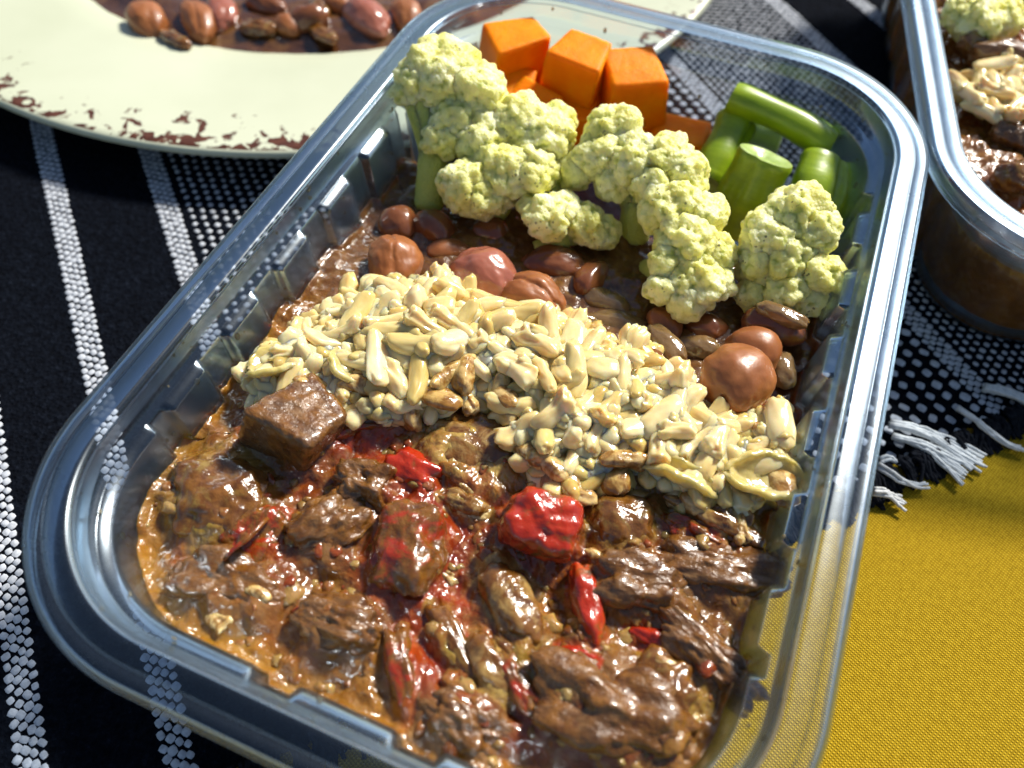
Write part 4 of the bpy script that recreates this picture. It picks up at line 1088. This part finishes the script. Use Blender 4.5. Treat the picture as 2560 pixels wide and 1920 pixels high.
# ------------------------------------------------------------------ green beans
def green_bean(label, a, b_, r, seed, ell=1.15, roll=0.0):
    a = np.array(a); b_ = np.array(b_); c = (a + b_) / 2; root = link('green_bean', None, loc=W(c)); tag(root, label, 'green bean', 'cut green beans')
    d = b_ - a; L = np.linalg.norm(d); d /= L; up = np.array([0, 0, 1.0]) if abs(d[2]) < 0.9 else np.array([0, 1.0, 0])
    s = np.cross(d, up); s /= np.linalg.norm(s); u = np.cross(s, d)
    s, u = s * math.cos(roll) + u * math.sin(roll), -s * math.sin(roll) + u * math.cos(roll)
    n, m_ = 40, 22; V = []
    def sec(t, k_):
        x, y = math.cos(t) * ell, math.sin(t)
        g = 1 - 0.16 * math.exp(-((t - math.pi / 2) / 0.16) ** 2) + 0.03 * math.exp(-((t - math.pi / 2 - 0.3) / 0.12) ** 2) - 0.10 * math.exp(-((t - 3 * math.pi / 2) / 0.2) ** 2)
        return x * g * k_, y * g * k_
    for i in range(m_):
        q = i / (m_ - 1); bulge = 1 + 0.05 * math.sin(q * 9 + seed) ; sag = 0.03 * L * math.sin(math.pi * q)
        edge = 0.93 if i in (0, m_ - 1) else 1.0
        for j in range(n):
            x, y = sec(2 * math.pi * j / n, r * bulge * edge)
            V.append(a + d * (L * q) + s * x + u * (y + sag) - c)
    F = [(i * n + j, i * n + (j + 1) % n, (i + 1) * n + (j + 1) % n, (i + 1) * n + j) for i in range(m_ - 1) for j in range(n)]
    link('pod', mesh('pod', V, F, M['gbean']), root)
    for end, sg, q0 in ((a, -1, 0), (b_, 1, (m_ - 1) * n)):
        W0 = np.array(V[q0:q0 + n]); cc = W0.mean(0); P = [W0]
        for f_, dep in ((0.86, 0.05), (0.78, -0.35), (0.45, -0.5), (0.40, -0.9), (0.12, -1.0)):
            P.append(cc + (W0 - cc) * f_ + d * sg * dep)
        PV = np.vstack(P); FF = [(i * n + j, i * n + (j + 1) % n, (i + 1) * n + (j + 1) % n, (i + 1) * n + j) for i in range(5) for j in range(n)]
        FF.append(tuple(range(5 * n, 6 * n)))
        link('cut_end', mesh('cut_end', PV, FF, M['gbean_cut']), root)
    return root
green_bean('longest green bean piece lying slanted highest in the far right corner', at(1580, 208, -8), at(1795, 315, -12), 3.7, 1, 1.1, 0.5)
green_bean('dark green bean piece standing behind the one with the open cut end', at(1592, 262, -14), at(1525, 400, -21), 4.8, 2, 1.1, 1.0)
green_bean('thick green bean piece standing up with its pale open cut end on top', at(1655, 336, -8), at(1580, 500, -25), 5.5, 3, 1.25, 2.6)
green_bean('wide green bean piece against the right wall behind the bright floret', at(1786, 352, -14), at(1742, 500, -21), 5.0, 4, 1.55, 0.7)
green_bean('short dim green bean piece under the longest one', at(1600, 268, -22), at(1690, 295, -22), 4.4, 5, 1.1, 0)

# ================================================================== FOOD ON THE PLATE
def plate_food():
    n = 180; rr = [0] + list(np.linspace(2, 95.4, 70)); V = [(0, 0, 0)]; 
    for r in rr[1:]:
        for j in range(n):
            a = 2 * math.pi * j / n; V.append((r * math.cos(a) * (1 + 0.006 * math.sin(5 * a) * (r / 95)), r * math.sin(a), 0))
    V = np.array(V, float); q = V * 1.0
    V[:, 2] = 9.9 + 0.7 * fbm(q, 0.1, 3, 4.2) + 0.5 * fbm(q, 0.3, 2, 6)
    R_ = np.hypot(V[:, 0], V[:, 1]); V[:, 2] -= 2.2 * sstep(84, 95.4, R_)
    F = [(0, 1 + j, 1 + (j + 1) % n) for j in range(n)]
    Fn = []
    for i in range(len(rr) - 2):
        o_ = 1 + i * n
        for j in range(n): Fn.append((o_ + j, o_ + n + j, o_ + n + (j + 1) % n, o_ + (j + 1) % n))
    o = link('bean_broth', mesh('bean_broth', V, F + Fn, M['broth']), loc=(PC[0] * MM, PC[1] * MM, 0))
    tag(o, 'brown bean broth pooled in the cream plate', 'broth', kind='stuff')
plate_food()
PB = [((318, 42), (110, 72), 40, 'bean', 'leftmost bean on the cream plate'), ((430, 45), (135, 62), 62, 'bean', 'long split bean on the plate right of the leftmost one'), ((480, 28), (110, 60), 80, 'bean_pink', 'pinkish bean on the plate pressed to the long split one'),
      ((575, 8), (95, 48), 10, 'bean_dark', 'bean on the plate at the top edge above the small orange one'), ((622, 54), (66, 48), 25, 'bean', 'smallest orange bean on the plate'), ((668, 45), (60, 80), 85, 'bean_dark', 'dull bean on the plate right of the smallest orange one'),
      ((795, 38), (135, 70), 35, 'bean_pink', 'plump reddish bean on the plate near the tray rim'), ((880, 30), (100, 60), 70, 'bean', 'bean on the plate seen beside the tray corner'), ((730, 8), (90, 50), 20, 'bean', 'bean on the plate at the top edge left of the plump reddish one')]
for i, (p, sz, an, mt, lab) in enumerate(PB):
    c = at(p[0], p[1], -29.4); k_ = mmpx(c)
    me = bean_mesh('bean', sz[0] * k_, sz[1] * k_ * 1.1, sz[1] * k_ * 0.9, M[mt], i * 1.9 + 40, 0.05 if i in (1, 5) else 0.0, 0.01)
    put('bean', me, c, (0.1, 0.1, ang(an, p)), lab, 'bean', 'beans on the cream plate')
for i, (p, sz, an, lab) in enumerate([((560, 60), (80, 45, 4), 10, 'glassy onion bit on the plate left of the smallest orange bean'), ((700, 75), (70, 40, 3), 30, 'glassy onion bit at the front of the broth on the plate'), ((380, 85), (90, 30, 3), 25, 'thin onion bit at the front left of the broth on the plate'), ((690, 20), (50, 80, 4), 0, 'upright onion bit between beans on the plate')]):
    lump('onion_piece', p, -29.5, sz, ang(an, p), lab, 'onion', M['onion_olive'], 2.5, 0.2, 0.05, seed=90 + i, group='onion bits on the cream plate')

# ================================================================== FOOD IN THE SECOND TRAY
c2, s2 = math.cos(A2), math.sin(A2)
def to2(p):   # world -> second tray
    d = np.array(p[:2]) - T2; return np.array([c2 * d[0] + s2 * d[1], -s2 * d[0] + c2 * d[1], p[2]])
def h2(P):
    q = np.column_stack([P, np.zeros(len(P))])
    return -13.5 + 1.6 * fbm(q, 0.085, 2, 21.0) + 1.5 * np.abs(fbm(q, 0.15, 3, 22.0)) + 0.7 * fbm(q, 0.4, 3, 25.0)
def a2(P, t):
    q = np.column_stack([P, np.zeros(len(P))]); n1 = fbm(q, 0.06, 3, 31.0)
    return np.clip(np.column_stack([0.12 + 0.4 * n1, 0 * n1, 0.75 * sstep(0.9, 1, t)]), 0, 1)
me = build_body('stew_gravy', 2, 178.0, h2, a2, M['gravy'], 120)
o = link('stew_gravy', me, loc=(T2[0] * MM, T2[1] * MM, 0), rot=(0, 0, A2)); tag(o, 'brown stew gravy seen through the wall of the tray at the right edge', 'gravy', kind='stuff')
floret('blurred cauliflower floret in the tray at the top right corner of the photo', at(2130, 90, -14), [(2080, 30, -6, 40), (2120, 50, -5, 42), (2165, 40, -5, 40), (2140, 5, -6, 45), (2110, -10, -6, 45), (2190, 10, -7, 40), (2090, 60, -9, 30)], 3.0, 8)
lump('beef_chunk', (2165, 125), -9, (150, 48, 9), ang(5), 'reddish beef strip behind the rice in the right tray', 'beef', M['beef'], 2.6, 0.16, 0.05, 77, group='pieces in the right tray')
lump('onion_piece', (2100, 92), -8, (60, 48, 6), ang(20), 'pale onion bit beside the blurred cauliflower in the right tray', 'onion', M['onion'], 2.6, 0.12, 0.05, 78, group='pieces in the right tray')
lump('onion_piece', (2200, 385), -10, (90, 70, 7), ang(20), 'olive onion bit at the front corner of the right tray', 'onion', M['onion_olive'], 2.6, 0.2, 0.05, 79, group='pieces in the right tray')
lump('beef_chunk', (2190, 300), -12, (110, 60, 7), ang(20), 'dark shiny beef scrap in front of the rice in the right tray', 'beef', M['beef'], 2.6, 0.25, 0.07, 80, group='pieces in the right tray')
R2 = np.array([at(x, y, -9)[:2] for x, y in [(2070, 185), (2120, 165), (2170, 130), (2290, 110), (2330, 250), (2230, 255), (2120, 240), (2085, 225)]])
for i, (x, y, z) in enumerate(sprinkle(R2, 60, 2.9, rg, lambda p: -9.5)):
    o = link('rice_grain', GR[int(rg.integers(len(GR)))], loc=W((x, y, z + rg.uniform(-0.5, 2.5))), rot=(rg.uniform(-.6, .6), rg.normal(0, .3), rg.uniform(0, 6.28)), scale=(1.05,) * 3)
    tag(o, 'cooked rice grain heaped in the tray at the right edge', 'rice grain', 'rice grains in the right tray')

# ================================================================== small droplets on the inner faces of the middle tray
def droplets():
    V0, F0 = ico(2); parts = []; rgd = np.random.default_rng(12); n = len(OP)
    for _ in range(150):
        i = int(rgd.integers(n)); z = rgd.uniform(-13, -2.0)
        if OP[i][1] < 4: z = rgd.uniform(-9, -2)
        ins, w = wall_inset(z); p = OP[i] + ON[i] * (ins + RELIEF * w * OW[i])
        r = math.exp(rgd.normal(-1.35, 0.45)); nrm = np.array([ON[i][0], ON[i][1], 0.2]); nrm /= np.linalg.norm(nrm)
        v = V0 * r * (1 + 0.2 * fbm(V0, 1.2, 2, float(rgd.random() * 50)))[:, None]
        v = v - nrm * (v @ nrm)[:, None] * 0.55; v[:, 2] *= rgd.uniform(0.9, 1.7)
        parts.append((v + np.array([p[0], p[1], z + 0.6 + TABLE]), F0))
    V, F = joinnp(parts)
    tag(link('droplets', mesh('droplets', V, F, M['drop'])), 'tiny drops and specks clinging to the inside of the clear tray wall', 'droplets', kind='stuff')
mt, nt, b = newmat('broth_drop'); b.inputs['Base Color'].default_value = (0.5, 0.42, 0.28, 1); b.inputs['Roughness'].default_value = 0.08
b.inputs['Transmission Weight'].default_value = 0.75; b.inputs['IOR'].default_value = 1.33; M['drop'] = mt
droplets()
